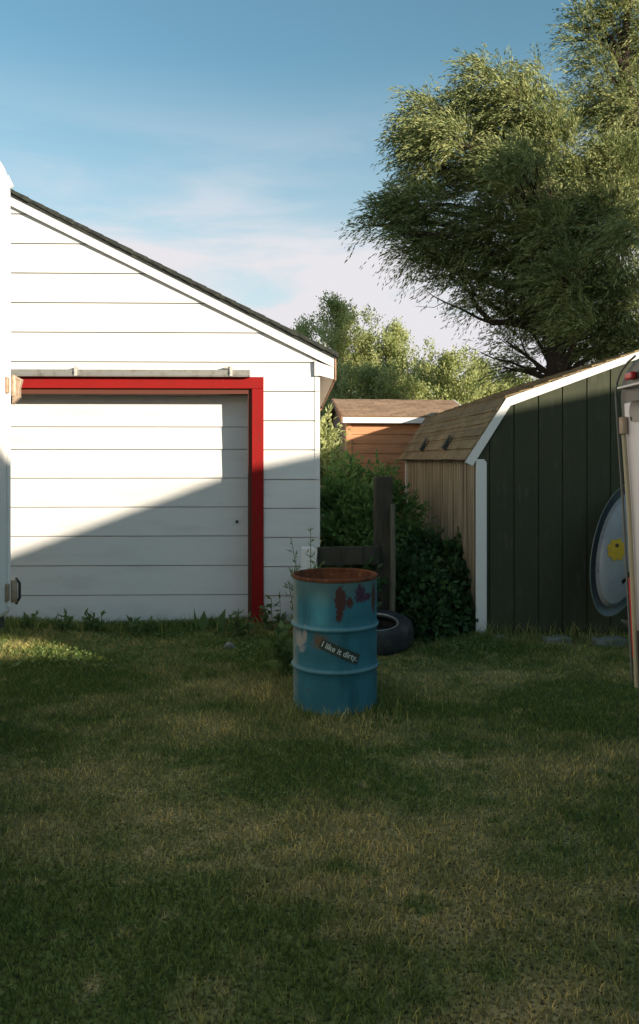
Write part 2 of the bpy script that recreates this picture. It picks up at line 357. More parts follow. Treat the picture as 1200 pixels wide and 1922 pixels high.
def course(mb, x0, x1, z0, z1, y, clip=True, t=.014):
    """one tapered lap board, its ends cut to the roof line"""
    def ends(z):
        if not clip: return x0, x1
        xm = (z+rd-rt(0))/slope
        return max(x0, 2*xr-xm), min(x1, xm)
    l0, r0 = ends(z0); l1, r1 = ends(z1)
    if r1-l1 < .02: z1 = z0+(z1-z0)*.3; l1, r1 = ends(z1)
    if r0-l0 < .02 or r1-l1 < 0: return
    mb.add([(l0, y-t, z0), (r0, y-t, z0), (r1, y-.003, z1), (l1, y-.003, z1), (l0, y+.02, z0), (r0, y+.02, z0), (r1, y+.02, z1), (l1, y+.02, z1)],
           [(0, 1, 2, 3), (4, 7, 6, 5), (0, 4, 5, 1), (1, 5, 6, 2), (2, 6, 7, 3), (3, 7, 4, 0)])
for i, z0 in enumerate(zs[:-1]):
    z1 = zs[i+1]-gap
    if z0 < OZ-.05:
        course(sid, xl, OX0, max(z0, .02), z1, 0, False); course(sid, OX1, -.012, max(z0, .02), z1, 0, False)
        if z1 > OZ+.02: course(sid, OX0+.0005, OX1-.0005, OZ, z1, 0, False, .003+.011*(z1-OZ)/(z1-z0))
    elif z0 > a1[1]-.6: course(sid, xl, -.012, z0, z1, 0)
    else: course(sid, xl, -.012, z0, z1, 0, False)
# boards' backing and the other walls
sid.prism([(xl+.02, 0), (OX0, 0), (OX0, OZ), (OX1, OZ), (OX1, 0), (-.02, 0), (-.02, rt(0)-.1), (xr, zr-.1), (xl+.02, rt(0)-.1)], .021, .12)
sid.box((-.14, .121, 0), (-.02, 4.3, rt(0)-.14)); sid.box((xl+.02, .121, 0), (xl+.14, 4.3, rt(0)-.14))
sid.prism([(xl+.02, 0), (-.02, 0), (-.02, rt(0)-.12), (xr, zr-.12), (xl+.02, rt(0)-.12)], 4.301, 4.42)
sid.build('wall', M['white'], g)
# corner caps, one for each course
ct = MB()
for i, z0 in enumerate(zs[:9]):
    z1 = min(zs[i+1], rt(0)-.13)-.004
    ct.add([(-.045, -.02, z0-.004), (.004, -.02, z0-.004), (.004, -.008, z1), (-.045, -.008, z1), (-.045, .05, z0-.004), (.004, .05, z0-.004), (.004, .05, z1), (-.045, .05, z1)],
           [(0, 1, 2, 3), (0, 4, 5, 1), (1, 5, 6, 2), (3, 2, 6, 7), (0, 3, 7, 4)])
ct.build('corner_trim', M['trim'], g)
# roof
ro = MB(); ex = a1[0]
ro.prism([(ex, rt(ex)), (xr, zr), (2*xr-ex, rt(ex)), (2*xr-ex, rt(ex)-.055), (xr, zr-.055), (ex, rt(ex)-.055)], -.055, 4.5)
k = 0; xx = ex+.01
while xx > xr:                                    # overlapping shingle courses give the edge its small steps
    jt = random.uniform(-.006, .006)
    ro.prism([(xx, rt(xx)+.014), (xx-.24, rt(xx-.24)+.004), (xx-.24, rt(xx-.24)-.02), (xx, rt(xx)-.035)], -.066+jt, 4.51)
    X2 = 2*xr-xx
    ro.prism([(X2, rt(xx)+.014), (X2+.24, rt(xx-.24)+.004), (X2+.24, rt(xx-.24)-.02), (X2, rt(xx)-.035)], -.066+jt, 4.51)
    xx -= .143
ro.build('roof', M['shingle_dark'], g)
rk = MB(); rx = G(628, 0, -.04)[0]
for sgn in (0, 1):
    pl = [(rx, rt(rx)-.056), (xr+.001, zr-.056), (xr+.001, zr-.15), (rx, rt(rx)-.15)]
    if sgn: pl = [(2*xr-p[0], p[1]) for p in pl]
    rk.prism(pl, -.042, -.0145)
rk.build('rake_board', M['trim'], g)
ev = MB(); e0 = G(601, 678, -.03); e1 = G(629, 712, -.03)
ev.prism([(-.05, rt(0)-.155), (rx, rt(rx)-.152), (rx, e1[1]), (.006, e1[1]+.035), (-.05, e1[1]+.035)], -.04, -.0155)
ev.build('eave_return', M['trim'], g)
sf = MB(); sf.prism([(.006, e1[1]+.034), (rx-.004, e1[1]+.012), (rx-.004, e1[1]+.024), (.006, e1[1]+.046)], -.014, 4.45); sf.build('soffit', M['soffit'], g)
gt = MB(); gt.box((rx+.002, -.05, e1[1]-.012), (rx+.018, 4.48, rt(rx)-.06)); gt.tube([(rx-.01, 4.3, e1[1]), (.03, 4.32, e1[1]-.1), (.03, 4.32, e1[1]-.28)], .035); gt.build('gutter', M['rustsoft'], g, bevel=.004)
# red frame
fr = MB(); hz0 = G(300, 729, -.03)[1]; hz1 = G(300, 707, -.03)[1]; jx0 = G(473, 900, -.03)[0]; jx1 = G(495, 900, -.03)[0]
fr.box((OX0-.115, -.034, hz0), (jx1, -.005, hz1)); fr.box((jx0, -.032, .0), (jx1, -.006, hz0-.001)); fr.box((OX0-.115, -.032, 0), (OX0, -.006, hz0-.001))
fr.build('door_frame', M['red'], g, bevel=.004)
st = MB(); dx = G(466, 900, .03)[0]
st.box((dx, .0, .0), (jx0+.02, .2, hz0-.052)); st.box((OX0, .0, hz0-.05), (jx0+.02, .2, OZ-.002)); st.box((OX0, .0, 0), (OX0+.03, .2, hz0-.052))
st.build('door_stop', M['stop_shaded'], g)
# sliding door
dr = MB(); DY = .245
dz = [G(250, y, DY)[1] for y in (1172, 1115.6, 1060.5, 1005.2, 950.8, 896.6, 842.8, 800.5, 737, 700)]
for i in range(len(dz)-1): course(dr, OX0-.1, OX1+.03, dz[i], dz[i+1]-gap, DY, False, .012)
dr.box((OX0-.1, DY+.021, dz[0]), (OX1+.03, DY+.05, dz[-1])); door = dr.build('sliding_door', M['white'], g)
kx, kz = G(445, 979, DY); MB().tube([(kx, DY-.03, kz), (kx, DY, kz)], [.014, .016], 12).build('door_knob', M['dark_metal'], door)
# track with brackets
tk = MB(); z0 = G(300, 705, -.07)[1]; z1 = G(300, 694, -.07)[1]; tx1 = G(470, 700, -.07)[0]
tk.box((OX0-.1, -.085, z0), (tx1, -.05, z1)); tk.box((OX0-.1, -.095, z0-.012), (tx1, -.04, z0-.001)); trk = tk.build('door_track', M['galv'], g, bevel=.003)
for px in (142, 434, -90):
    bx = G(px, 694, -.09)[0]
    bm_ = MB(); bm_.box((bx-.012, -.102, z0-.006), (bx+.012, -.086, z1+.035)); bm_.box((bx-.012, -.0855, z1+.02), (bx+.012, -.016, z1+.035)); bm_.tube([(bx, -.11, z0+.03), (bx, -.103, z0+.03)], .009)
    if px == 434: bm_.box((bx-.065, -.0855, z1+.015), (bx-.013, -.0165, z1+.0345)); 
    bm_.build('track_bracket', M['steel'], trk)

# ------------------------------------------------------------------ barn shed
BE = (1.443, 7.39, R(3.4)); bs_ = thing('barn_shed', (BE[0], BE[1], 0), BE[2], 'dark green gambrel-roofed shed with white corner post and tan ribbed side', 'shed')
def B(px, py, yl=0): return loc2(px, py, BE, yl)
E0 = B(875, 865, -.02); K = B(951, 746, -.02); T = B(1200, 659, -.02)
us = (T[1]-K[1])/(T[0]-K[0]); WD = 3.3; RX = WD/2; RZ = K[1]+us*(RX-K[0])
prof = [E0, K, (RX, RZ), (WD-K[0], K[1]), (WD-E0[0], E0[1])]      # outer roof line
def inset(pr, d): return [(p[0]+(d*.55 if p[0] < RX-.01 else -d*.55 if p[0] > RX+.01 else 0), p[1]-d) for p in pr]
BL = 3.85
wall = MB(); inn = inset(prof, .05)
ex0 = .004
poly = [(ex0, .05), (WD-ex0, .05), (WD-ex0, inn[4][1]+.06), inn[3], inn[2], inn[1], (ex0, inn[1][1]-(inn[1][0]-ex0)*(inn[1][1]-inn[0][1])/(inn[1][0]-inn[0][0]))]
# front face as grooved sheets
gx = [B(p, 900)[0] for p in (919, 965, 1011, 1056, 1102, 1146)]
gx = [gx[0]]+gx[1:]; d = gx[-1]-gx[-2]
while gx[-1]+d < WD-.1: gx.append(gx[-1]+d)
gx = [ex0]+gx+[WD-ex0]
def top(x):
    if x > RX: x = WD-x
    k0, k1 = (inn[0], inn[1]) if x < inn[1][0] else (inn[1], inn[2])
    return k0[1]+(k1[1]-k0[1])*(x-k0[0])/(k1[0]-k0[0])
for i in range(len(gx)-1):
    l, r = gx[i]+.006, gx[i+1]-.006
    pts = [(l, .06), (r, .06), (r, top(r))]
    for q_ in (inn[3], inn[2], inn[1]):
        if l < q_[0] < r: pts.append(q_)
    pts.append((l, top(l)))
    wall.prism(pts, 0, .012)
wall.prism(poly, .0125, .05)
wall.box((WD-.04, .051, .05), (WD-.004, BL-.06, E0[1]+.04)); wall.prism(poly, BL-.05, BL)
wall.build('front_wall', M['dkgreen'], bs_)
rib = MB(); yy = .05
pts = []
n_ = int((BL-.1)/.11)
for i in range(n_):
    y0 = .05+i*(BL-.1)/n_; s_ = (BL-.1)/n_
    pts += [(y0, 0), (y0+s_*.5, 0), (y0+s_*.60, .028), (y0+s_*.95, .028)]
pts.append((BL-.05, 0))
zt = E0[1]+.03
for i in range(len(pts)-1):
    (ya, xa), (yb, xb) = pts[i], pts[i+1]
    rib.add([(xa+.002, ya, .06), (xb+.002, yb, .06), (xb+.002, yb, zt), (xa+.002, ya, zt)], [(0, 1, 2, 3)])
rib.box((.03, .051, .06), (.05, BL-.051, zt)); rib.build('side_wall', M['ribbed'], bs_)
MB().box((-.012, BL-.055, .06), (.03, BL+.01, E0[1]+.01)).build('corner_trim', M['trim'], bs_)
# roof: sagging curved far part, shingle rows through UV
def roofpanel(name, material, parent, secs, ys, th=.03, sag=0):
    """secs: outline (x,z) list, ys: stations along the ridge"""
    import bmesh
    v = []; f = []; uv = []
    nn = len(secs); L = [0]
    for i in range(1, nn): L.append(L[-1]+math.hypot(secs[i][0]-secs[i-1][0], secs[i][1]-secs[i-1][1]))
    for yi, y in enumerate(ys):
        for i, (x, z) in enumerate(secs):
            v.append((x+random.uniform(-.003, .003), y, z+random.uniform(-.004, .004)))
    for j in range(len(ys)-1):
        for i in range(nn-1): f.append((j*nn+i, j*nn+i+1, (j+1)*nn+i+1, (j+1)*nn+i))
    me = bpy.data.meshes.new(name); me.from_pydata(v, [], f); u = me.uv_layers.new(name='UVMap')
    for lp in me.loops:
        a = lp.vertex_index; u.data[lp.index].uv = (ys[a//nn], L[a % nn])
    o = link(name, me, material, parent); md = o.modifiers.new('solid', 'SOLIDIFY'); md.thickness = th; md.offset = 0
    return o
def subdiv(pr, step):
    o = []
    for a, b_ in zip(pr, pr[1:]):
        n = max(1, round(math.hypot(b_[0]-a[0], b_[1]-a[1])/step))
        for i in range(n): o.append((a[0]+(b_[0]-a[0])*i/n, a[1]+(b_[1]-a[1])*i/n))
    return o+[pr[-1]]
def rows(pr, step):                               # each shingle course steps up a little
    o = []; s_ = subdiv(pr, step)
    for i in range(len(s_)-1):
        a, b_ = s_[i], s_[i+1]; ln = math.hypot(b_[0]-a[0], b_[1]-a[1]); nx_, nz_ = -(b_[1]-a[1])/ln, (b_[0]-a[0])/ln
        up = a[0] < RX; k_ = .012
        if b_[0] <= RX+.001: o += [(a[0]+nx_*k_, a[1]+nz_*k_), b_]
        else: o += [a, (b_[0]+nx_*k_, b_[1]+nz_*k_)]
    return o
br_ = roofpanel('roof', M['shingle_tan'], bs_, rows(prof, .14), list(np.arange(-.012, BL+.14, .13)), .02)
for py_, px_ in ((850, 806), (853, 846)):         # two lifted shingle tabs on the lower slope
    yv = {806: 2.35, 846: 1.05}[px_]
    fl = MB(); mx_ = E0[0]+.07; mz = E0[1]+.07*(K[1]-E0[1])/(K[0]-E0[0])
    fl.add([(mx_-.012, yv, mz), (mx_-.012, yv+.10, mz), (mx_+.05, yv+.18, mz+.17), (mx_+.05, yv+.08, mz+.17), (mx_-.05, yv+.02, mz+.03), (mx_-.05, yv+.12, mz+.03)],
           [(0, 1, 2, 3), (4, 5, 2, 3), (0, 4, 3), (1, 5, 2), (0, 1, 5, 4)]); fl.build('lifted_shingle', M['shingle_dark'], bs_)
# white rake trim, one piece a slope
def strip(p, q_, w_, y0, y1):
    m_ = MB(); m_.prism([(p[0], p[1]), (q_[0], q_[1]), (q_[0]+w_[2], q_[1]+w_[3]), (p[0]+w_[0], p[1]+w_[1])], y0, y1); return m_
dl = .07
strip((E0[0]-.01, E0[1]-.012), (K[0], K[1]-.004), (.07, -.035, .035, -.072), -.030, -.0135).build('rake_board', M['trim'], bs_)
strip((K[0]+.0005, K[1]-.004), (RX, RZ-.004), (.035, -.072, 0, -.062), -.031, -.0145).build('rake_board', M['trim'], bs_)
strip((RX+.0005, RZ-.004), (WD-K[0], K[1]-.004), (0, -.062, -.035, -.072), -.031, -.0145).build('rake_board', M['trim'], bs_)
strip((WD-K[0]+.0005, K[1]-.004), (WD-E0[0]+.01, E0[1]-.012), (-.035, -.072, -.07, -.035), -.030, -.0135).build('rake_board', M['trim'], bs_)
ch = MB(); cz = B(900, 862, -.03)[1]; cx1 = B(914, 1000, -.03)[0]
ch.prism([(-.004, .02), (cx1, .02), (cx1, cz-.03), (cx1-.025, cz), (.0, cz)], -.03, -.003); ch.build('corner_post', M['trim'], bs_, bevel=.003)
MB().prism([(WD-cx1, .02), (WD, .02), (WD, cz), (WD-cx1, cz-.02)], -.03, -.003).build('corner_post', M['trim'], bs_, bevel=.003)
MB().box((.02, .02, -.02), (WD-.02, BL-.03, .049)).build('base_frame', M['wood_old'], bs_)
# pale blocks along its base
for i, (a, b_, y0, y1, la) in enumerate(((926, 948, 1199, 1212, 'small pale concrete piece in the grass just right of the white corner post'), (1018, 1072, 1194, 1209, 'middle mossy concrete piece lying along the base of the dark shed'),
                                     (1112, 1176, 1192, 1203, 'long pale concrete strip at the shed base below the oval sled'))):
    Yb = 7.2-.04*i; p0 = P(a, y1, Yb); p1 = P(b_, y0, Yb); wd = p1.x-p0.x
    o = thing('concrete_block', ((p0.x+p1.x)/2, Yb, 0), R(3+i*2), la, 'concrete block', 'pale concrete pieces along the shed base')
    o2 = MB().prism([(-wd/2, -.02), (wd/2, -.02), (wd/2-.01, .055), (wd*.1, .068), (-wd*.2, .05), (-wd/2+.02, .06)], -.06, .07)
    bpy.data.objects.remove(o); ob = o2.build('concrete_block', M['concrete'], None, bevel=.008)
    ob.location = ((p0.x+p1.x)/2, Yb, .0); ob.rotation_euler = (0, 0, R(3+i*2)); tag(ob, la, 'concrete block', 'pale concrete pieces along the shed base')
ob = MB().tube([P(1166, 1164, 6.95), P(1175, 1168, 6.93), P(1188, 1176, 6.9)], [.012, .02, .022], 6).build('wooden_stick', M['wood_pale']); tag(ob, 'short pale stick jutting out beside the right-hand trailer near the shed base', 'stick')

# ------------------------------------------------------------------ cedar shed
CE = (.418, 12.0, R(6.2)); cs = thing('cedar_shed', (CE[0], CE[1], 0), CE[2], 'small orange cedar shed with brown shingle roof behind the green shed', 'shed')
def D(px, py, yl=0): return loc2(px, py, CE, yl)
ez = D(700, 795)[1]+.02; W_ = 1.87; Dp = 2.1; fz0 = D(700, 794, -.13)[1]; fz1 = D(700, 784, -.13)[1]
rz_ = loc2(700, 751, CE, Dp/2)[1]
cw = MB(); z = 0; i = 0
while z < ez-.02:
    zz = min(z+.145, ez); cw.add([(.02, -.012, z), (W_-.02, -.012, z), (W_-.02, -.002, zz-.008), (.02, -.002, zz-.008), (.02, .02, z), (W_-.02, .02, z), (W_-.02, .02, zz-.008), (.02, .02, zz-.008)],
                             [(0, 1, 2, 3), (0, 4, 5, 1), (1, 5, 6, 2), (3, 2, 6, 7), (0, 3, 7, 4)]); z = zz
cw.box((.02, .021, 0), (W_-.02, .06, ez)); cw.build('front_wall', M['cedar'], cs)
gw = MB(); zt2 = ez; 
for x0 in (.0, W_-.04):
    gw.prism([(.061, 0), (Dp-.02, 0), (Dp-.02, zt2), (Dp/2, rz_-.06), (.061, zt2)], x0+.002, x0+.038, 'x')
gw.box((.04, Dp-.019, 0), (W_-.04, Dp+.02, ez)); gw.build('gable_wall', M['cedar_dark'], cs)
MB().box((-.02, -.03, 0), (.06, .0605, ez-.002)).build('corner_trim', M['cedar'], cs)
MB().box((W_-.06, -.03, 0), (W_+.02, .0605, ez-.002)).build('corner_trim', M['cedar'], cs)
oh = .13; roofpts = [(-oh, fz1+.015), (Dp/2, rz_), (Dp+oh, fz1+.015)]
def roof_y(name, parent, material, pr, x0, x1):
    xsn = list(np.arange(x0, x1+.01, (x1-x0)/14)); s_ = subdiv(pr, .12); v = []; f = []; L = [0]
    for i in range(1, len(s_)): L.append(L[-1]+math.hypot(s_[i][0]-s_[i-1][0], s_[i][1]-s_[i-1][1]))
    for x_ in xsn:
        for (y_, z_) in s_: v.append((x_, y_, z_+random.uniform(-.004, .004)))
    nn = len(s_)
    for j in range(len(xsn)-1):
        for i in range(nn-1): f.append((j*nn+i, (j+1)*nn+i, (j+1)*nn+i+1, j*nn+i+1))
    me = bpy.data.meshes.new(name); me.from_pydata(v, [], f); u = me.uv_layers.new(name='UVMap')
    for lp in me.loops: a = lp.vertex_index; u.data[lp.index].uv = (xsn[a//nn], L[a % nn])
    o = link(name, me, material, parent); md = o.modifiers.new('s', 'SOLIDIFY'); md.thickness = .03; md.offset = 0
roof_y('roof', cs, M['shingle_brown'], roofpts, -.09, W_+.05)
MB().box((-.09, -oh-.025, fz0), (W_+.05, -oh-.001, fz1+.004)).build('fascia', M['trim'], cs)
for x0 in (-.112, W_+.052):
    m_ = MB(); m_.prism([(-oh-.02, fz1+.02), (Dp/2, rz_+.018), (Dp+oh, fz1+.02), (Dp+oh, fz1-.05), (Dp/2, rz_-.055), (-oh-.02, fz0)], x0, x0+.02, 'x'); m_.build('rake_board', M['cedar_dark'] if x0 < 0 else M['trim'], cs)
MB().box((-.085, -oh, fz0+.01), (W_+.045, -.013, fz0+.02)).build('soffit', M['cedar_dark'], cs)

# ------------------------------------------------------------------ oil drum
DX, DYy = P(629, 0, 5.415).x, 5.415
dt = thing('oil_drum', (DX, DYy, 0), 0, 'rust-stained blue steel drum with open top and a dark slogan sticker', 'oil drum')
dm = bpy.data.materials.new('blue_drum_paint'); dm.use_nodes = True; t = dm.node_tree; tc = N(t, 'ShaderNodeTexCoord'); b = t.nodes['Principled BSDF']
g0 = N(t, 'ShaderNodeRGB'); g0.outputs[0].default_value = (.028, .135, .170, 1); last = g0.outputs[0]
last = layer(t, tc, last, (4, 4, 3), (.035, .165, .20), .45, .7, 5)
last = layer(t, tc, last, (10, 10, 2), (.02, .10, .125), .5, .72, 5)
last = spot(t, tc, last, (.06, .13, .13), (-.05, -.28, .84), (.5, .5, .10), .5, .35, 9)       # bleached band under the rim
last = spot(t, tc, last, (.15, .20, .18), (-.28, -.08, .55), (.03, .12, .6), .5, .4, 14)    # paler strip down the left side
last = spot(t, tc, last, (.30, .29, .26), (-.235, -.17, .46), (.035, .08, .07), .3, .5, 30)
last = spot(t, tc, last, (.30, .29, .26), (-.20, -.2, .51), (.012, .05, .05), .3, .4, 40)
last = spot(t, tc, last, (.062, .026, .022), (.03, -.285, .745), (.038, .08, .085), .2, .45, 40)
last = spot(t, tc, last, (.062, .026, .022), (.022, -.285, .66), (.022, .08, .06), .2, .4, 40)
last = spot(t, tc, last, (.062, .026, .022), (.09, -.27, .725), (.022, .08, .03), .2, .5, 50)
last = spot(t, tc, last, (.05, .022, .04), (.16, -.24, .775), (.03, .07, .06), .2, .6, 45)
last = spot(t, tc, last, (.05, .022, .04), (.21, -.20, .75), (.03, .07, .025), .2, .6, 45)
last = spot(t, tc, last, (.062, .026, .022), (.255, -.13, .735), (.02, .05, .09), .2, .45, 45)
for z_ in (.275, .548): last = spot(t, tc, last, (.10, .23, .26), (0, 0, z_+.004), (.6, .6, .011), .5, .25, 30)  # ribs painted paler: worn edges that also stand in for highlights
last = spot(t, tc, last, (.13, .09, .05), (-.10, -.27, .475), (.055, .08, .045), .5, .5, 35)
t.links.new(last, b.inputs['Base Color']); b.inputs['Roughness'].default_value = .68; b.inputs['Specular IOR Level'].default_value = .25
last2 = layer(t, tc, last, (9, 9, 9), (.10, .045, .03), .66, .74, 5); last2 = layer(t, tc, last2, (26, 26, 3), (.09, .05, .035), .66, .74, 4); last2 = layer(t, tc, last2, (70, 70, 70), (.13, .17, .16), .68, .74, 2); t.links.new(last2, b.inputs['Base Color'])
bp = N(t, 'ShaderNodeBump'); nn = N(t, 'ShaderNodeTexNoise'); nn.inputs['Scale'].default_value = 7; nn.inputs['Detail'].default_value = 3; t.links.new(tc.outputs['Object'], nn.inputs[0]); bp.inputs['Distance'].default_value = .006
t.links.new(nn.outputs[0], bp.inputs['Height']); t.links.new(bp.outputs[0], b.inputs['Normal'])
M['drum'] = dm
M['rust'] = mat('drum_rust', (.15, .05, .02), .9, var=[((14, 14, 9), (.07, .025, .013), .42, .66, 5), ((30, 30, 30), (.25, .10, .04), .56, .74, 4)], bump=((40, 40, 40), .004, 4))
r0 = .283
def ring(z): return [(r0, z-.026), (r0+.004, z-.018), (r0+.011, z-.007), (r0+.013, z), (r0+.011, z+.007), (r0+.004, z+.018), (r0, z+.026)]
profd = [(0, .02), (r0-.01, .02), (r0-.006, .0), (r0+.006, .0), (r0+.006, .014), (r0, .022)]
zr1 = .275; zr2 = .548
for k in range(1, 5): profd.append((r0, .022+(zr1-.05)*k/5))
profd += ring(zr1)
for k in range(1, 4): profd.append((r0, zr1+.026+(zr2-zr1-.052)*k/4))
profd += ring(zr2)
for k in range(1, 6): profd.append((r0, zr2+.026+(.85-zr2-.03)*k/6))
profd += [(r0, .856)]
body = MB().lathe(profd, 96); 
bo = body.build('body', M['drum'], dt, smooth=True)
me = bo.data                                       # shallow dents
for v in me.vertices:
    x, y, z = v.co; r = math.hypot(x, y)
    if r > .2:
        th = math.atan2(y, x); k_ = 1-.006*math.exp(-((th+1.9)/.35)**2-((z-.68)/.08)**2)-.005*math.exp(-((th+.9)/.3)**2-((z-.4)/.07)**2)+.0015*math.sin(th*5+z*9)
        v.co.x = x*k_; v.co.y = y*k_
MB().lathe([(r0-.001, .852), (r0+.006, .856), (r0+.009, .866), (r0+.006, .876), (r0-.002, .878), (r0-.007, .872), (r0-.007, .856)], 96, closed=True).build('rim', M['rust'], dt, smooth=True)
MB().lathe([(r0-.004, .862), (r0-.004, .03), (0, .03)], 64).build('lining', M['rust'], dt, smooth=True)
# sticker wrapped round the drum
th0 = R(-90)+math.asin(((636.5-629)/277)/.285); zc = CH-(1224-862)/277*.948
ang = -R(24)
def wrap(u, v, off):
    u2 = u*math.cos(ang)-v*math.sin(ang); v2 = u*math.sin(ang)+v*math.cos(ang)
    th = th0+u2/r0; r = r0+off
    return (r*math.cos(th), r*math.sin(th), zc+v2)
sm = MB(); nu = 24; hw, hh = .138, .034
for i in range(nu+1):
    u = -hw+2*hw*i/nu
    jt = .004*math.sin(i*2.1)
    sm.v += [wrap(u, -hh+jt, .0035), wrap(u, hh+jt*.7, .0035)]
for i in range(nu): sm.f.append((2*i, 2*i+2, 2*i+3, 2*i+1))
M['sticker'] = mat('dark_sticker', (.028, .045, .035), .55, var=[((30, 30, 30), (.06, .07, .045), .5, .7, 4)])
M['letter'] = mat('pale_lettering', (.50, .56, .50), .6)
stk = sm.build('sticker', M['sticker'], dt)
tcv = bpy.data.curves.new('lettering', 'FONT'); tcv.body = 'I like it dirty.'; tcv.size = .053; tcv.align_x = 'CENTER'; tcv.align_y = 'CENTER'; tcv.offset = .0008
tmp = bpy.data.objects.new('tmp', tcv); C.objects.link(tmp); bpy.context.view_layer.update()
tme = bpy.data.meshes.new_from_object(tmp.evaluated_get(bpy.context.evaluated_depsgraph_get())); bpy.data.objects.remove(tmp)
mnx = max(abs(v.co.x) for v in tme.vertices); k_ = (hw-.012)/mnx
for v in tme.vertices:
    v.co = wrap(v.co.x*k_, v.co.y*1.0+.0, .0055)
link('lettering', tme, M['letter'], stk)

# ------------------------------------------------------------------ tyre, post, rail
tp = P(703, 0, 6.95)
ty = thing('tyre', (tp.x, 6.95, .055), 0, 'worn grey-black tyre lying flat behind the blue drum', 'tyre')
ty.rotation_euler = (R(10), 0, 0)
pr = [(.19, .02), (.2, .0), (.29, .0), (.32, .02), (.335, .05), (.335, .15), (.32, .185), (.29, .20), (.22, .195), (.195, .185), (.188, .17), (.2, .16), (.28, .15), (.30, .10), (.28, .05), (.2, .04)]
MB().lathe(pr, 64, closed=True).build('tread_and_sidewall', M['rubber'], ty, smooth=True)
MB().lathe([(.192, .187), (.200, .197), (.208, .193)], 64).build('bead', M['galv'], ty, smooth=True)
pp = P(719, 0, 7.45)
fp = thing('fence_post', (pp.x, 7.45, 0), R(8), 'thick dark weathered timber post behind the blue drum', 'post')
m_ = MB(); hw_ = .078
for k in range(9):
    z = 1.49*k/8; j = .004*math.sin(k*2.3)
    m_.v += [(-hw_+j, -hw_, z), (hw_+j, -hw_, z), (hw_-j, hw_, z), (-hw_-j, hw_, z)]
for k in range(8):
    for i in range(4): m_.f.append((4*k+i, 4*k+(i+1) % 4, 4*k+4+(i+1) % 4, 4*k+4+i))
m_.f += [(32, 33, 34, 35), (3, 2, 1, 0)]
m_.build('timber', M['wood_old'], fp, bevel=.012)
sp = P(737, 0, 7.3)
ob = MB().tube([(sp.x-.01, 7.3, 0), (sp.x+.005, 7.3, .6), (sp.x, 7.29, 1.24)], [.028, .026, .022], 7).build('stake', M['wood_pale']); tag(ob, 'thin pale grey stake standing against the right side of the dark post', 'stake')
ra = P(578, 1045, 7.2); rb = P(712, 1042, 7.33)
ob = MB().add([(ra.x, 7.17, ra.z-.08), (rb.x, 7.3, rb.z-.08), (rb.x, 7.35, rb.z-.08), (ra.x, 7.22, ra.z-.08), (ra.x, 7.17, ra.z+.085), (rb.x, 7.3, rb.z+.085), (rb.x, 7.35, rb.z+.085), (ra.x, 7.22, ra.z+.085)],
              [(0, 3, 2, 1), (4, 5, 6, 7), (0, 1, 5, 4), (1, 2, 6, 5), (2, 3, 7, 6), (3, 0, 4, 7)])
rl = thing('fence_rail', (0, 0, 0), 0, 'dark horizontal timber rail running from the garage corner to the thick post', 'fence rail')
ob.build('beam', M['wood_old'], rl, bevel=.006)
sup = MB().box((ra.x+.02, 7.225, 0), (ra.x+.09, 7.28, ra.z+.05)); sup.build('support', M['wood_old'], rl)
wp = P(582, 1030, 7.12)
ob = MB(); ob.box((-.075, -.03, 0), (.065, .03, .17+.7)); 
ob = ob.build('whitewashed_post', M['trim'], bevel=.01); ob.location = (wp.x, 7.12, 0); tag(ob, 'short white-painted post by the garage corner, behind the drum and weeds', 'post')

# ------------------------------------------------------------------ sled leaning on the barn shed
se = thing('plastic_sled', P(1168, 1030, 7.12), 0, 'pale oval plastic sled with a yellow flower leaning on the dark shed', 'sled')
se.rotation_euler = (R(-7), R(18), R(3))
def dish(a, b2, off0, off1, ring_, name, material, parent):
    m_ = MB(); n = 48
    for k_, (s_, yy_) in enumerate(ring_):
        for i in range(n):
            th = 2*math.pi*i/n; tp_ = 1-.18*math.sin(th)*0
            m_.v.append((b2*s_*math.cos(th)*(1+.10*math.sin(th)), yy_, a*s_*math.sin(th)))
    for k_ in range(len(ring_)-1):
        for i in range(n): m_.f.append((k_*n+i, k_*n+(i+1) % n, (k_+1)*n+(i+1) % n, (k_+1)*n+i))
    m_.f.append(tuple((len(ring_)-1)*n+i for i in range(n)))
    return m_.build(name, material, parent, smooth=True)
M['sled'] = mat('pale_blue_white_plastic', (.21, .225, .23), .35, spec=.5, var=[((3, 3, 3), (.30, .31, .29), .42, .7, 3), ((10, 10, 6), (.07, .1, .08), .6, .72, 4)])
M['sled_rim'] = mat('smoky_plastic_rim', (.12, .15, .15), .25, spec=.5)
M['sled_edge'] = mat('sled_bead_plastic', (.13, .15, .12), .35, spec=.5)
M['yellow'] = mat('yellow_print', (.50, .32, .02), .5, var=[((30, 30, 30), (.4, .25, .01), .45, .7, 3)])
dish(.615, .27, 0, 0, [(1.0, 0), (.95, .03), (.86, .07), (.80, .075)], 'rim', M['sled_rim'], se)
dish(.53, .225, 0, 0, [(1.0, -.005), (.94, -.05), (.8, -.072), (.4, -.08), (.02, -.082)], 'shell', M['sled'], se)
pts = [(.27*math.cos(t_)*(1+.1*math.sin(t_)), 0, .615*math.sin(t_)) for t_ in np.linspace(0, 2*math.pi, 60)]
MB().tube(pts, .0045, 6, False).build('bead', M['sled_edge'], se, smooth=True)
fl = MB(); n = 40; fx, fz = -.085, -.035
fl.v.append((fx, -.096, fz))
for i in range(n):
    th = 2*math.pi*i/n; r_ = .094+.010*math.cos(8*th); fl.v.append((fx+r_*math.cos(th)*.9, -.090, fz+r_*math.sin(th)))
for i in range(n): fl.f.append((0, 1+i, 1+(i+1) % n))
fo = fl.build('flower', M['yellow'], se)
MB().tube([(fx-.01, -.105, fz+.035), (fx-.01, -.094, fz+.035)], [.010, .018], 10).build('flower_centre', M['dkgreen'], fo)
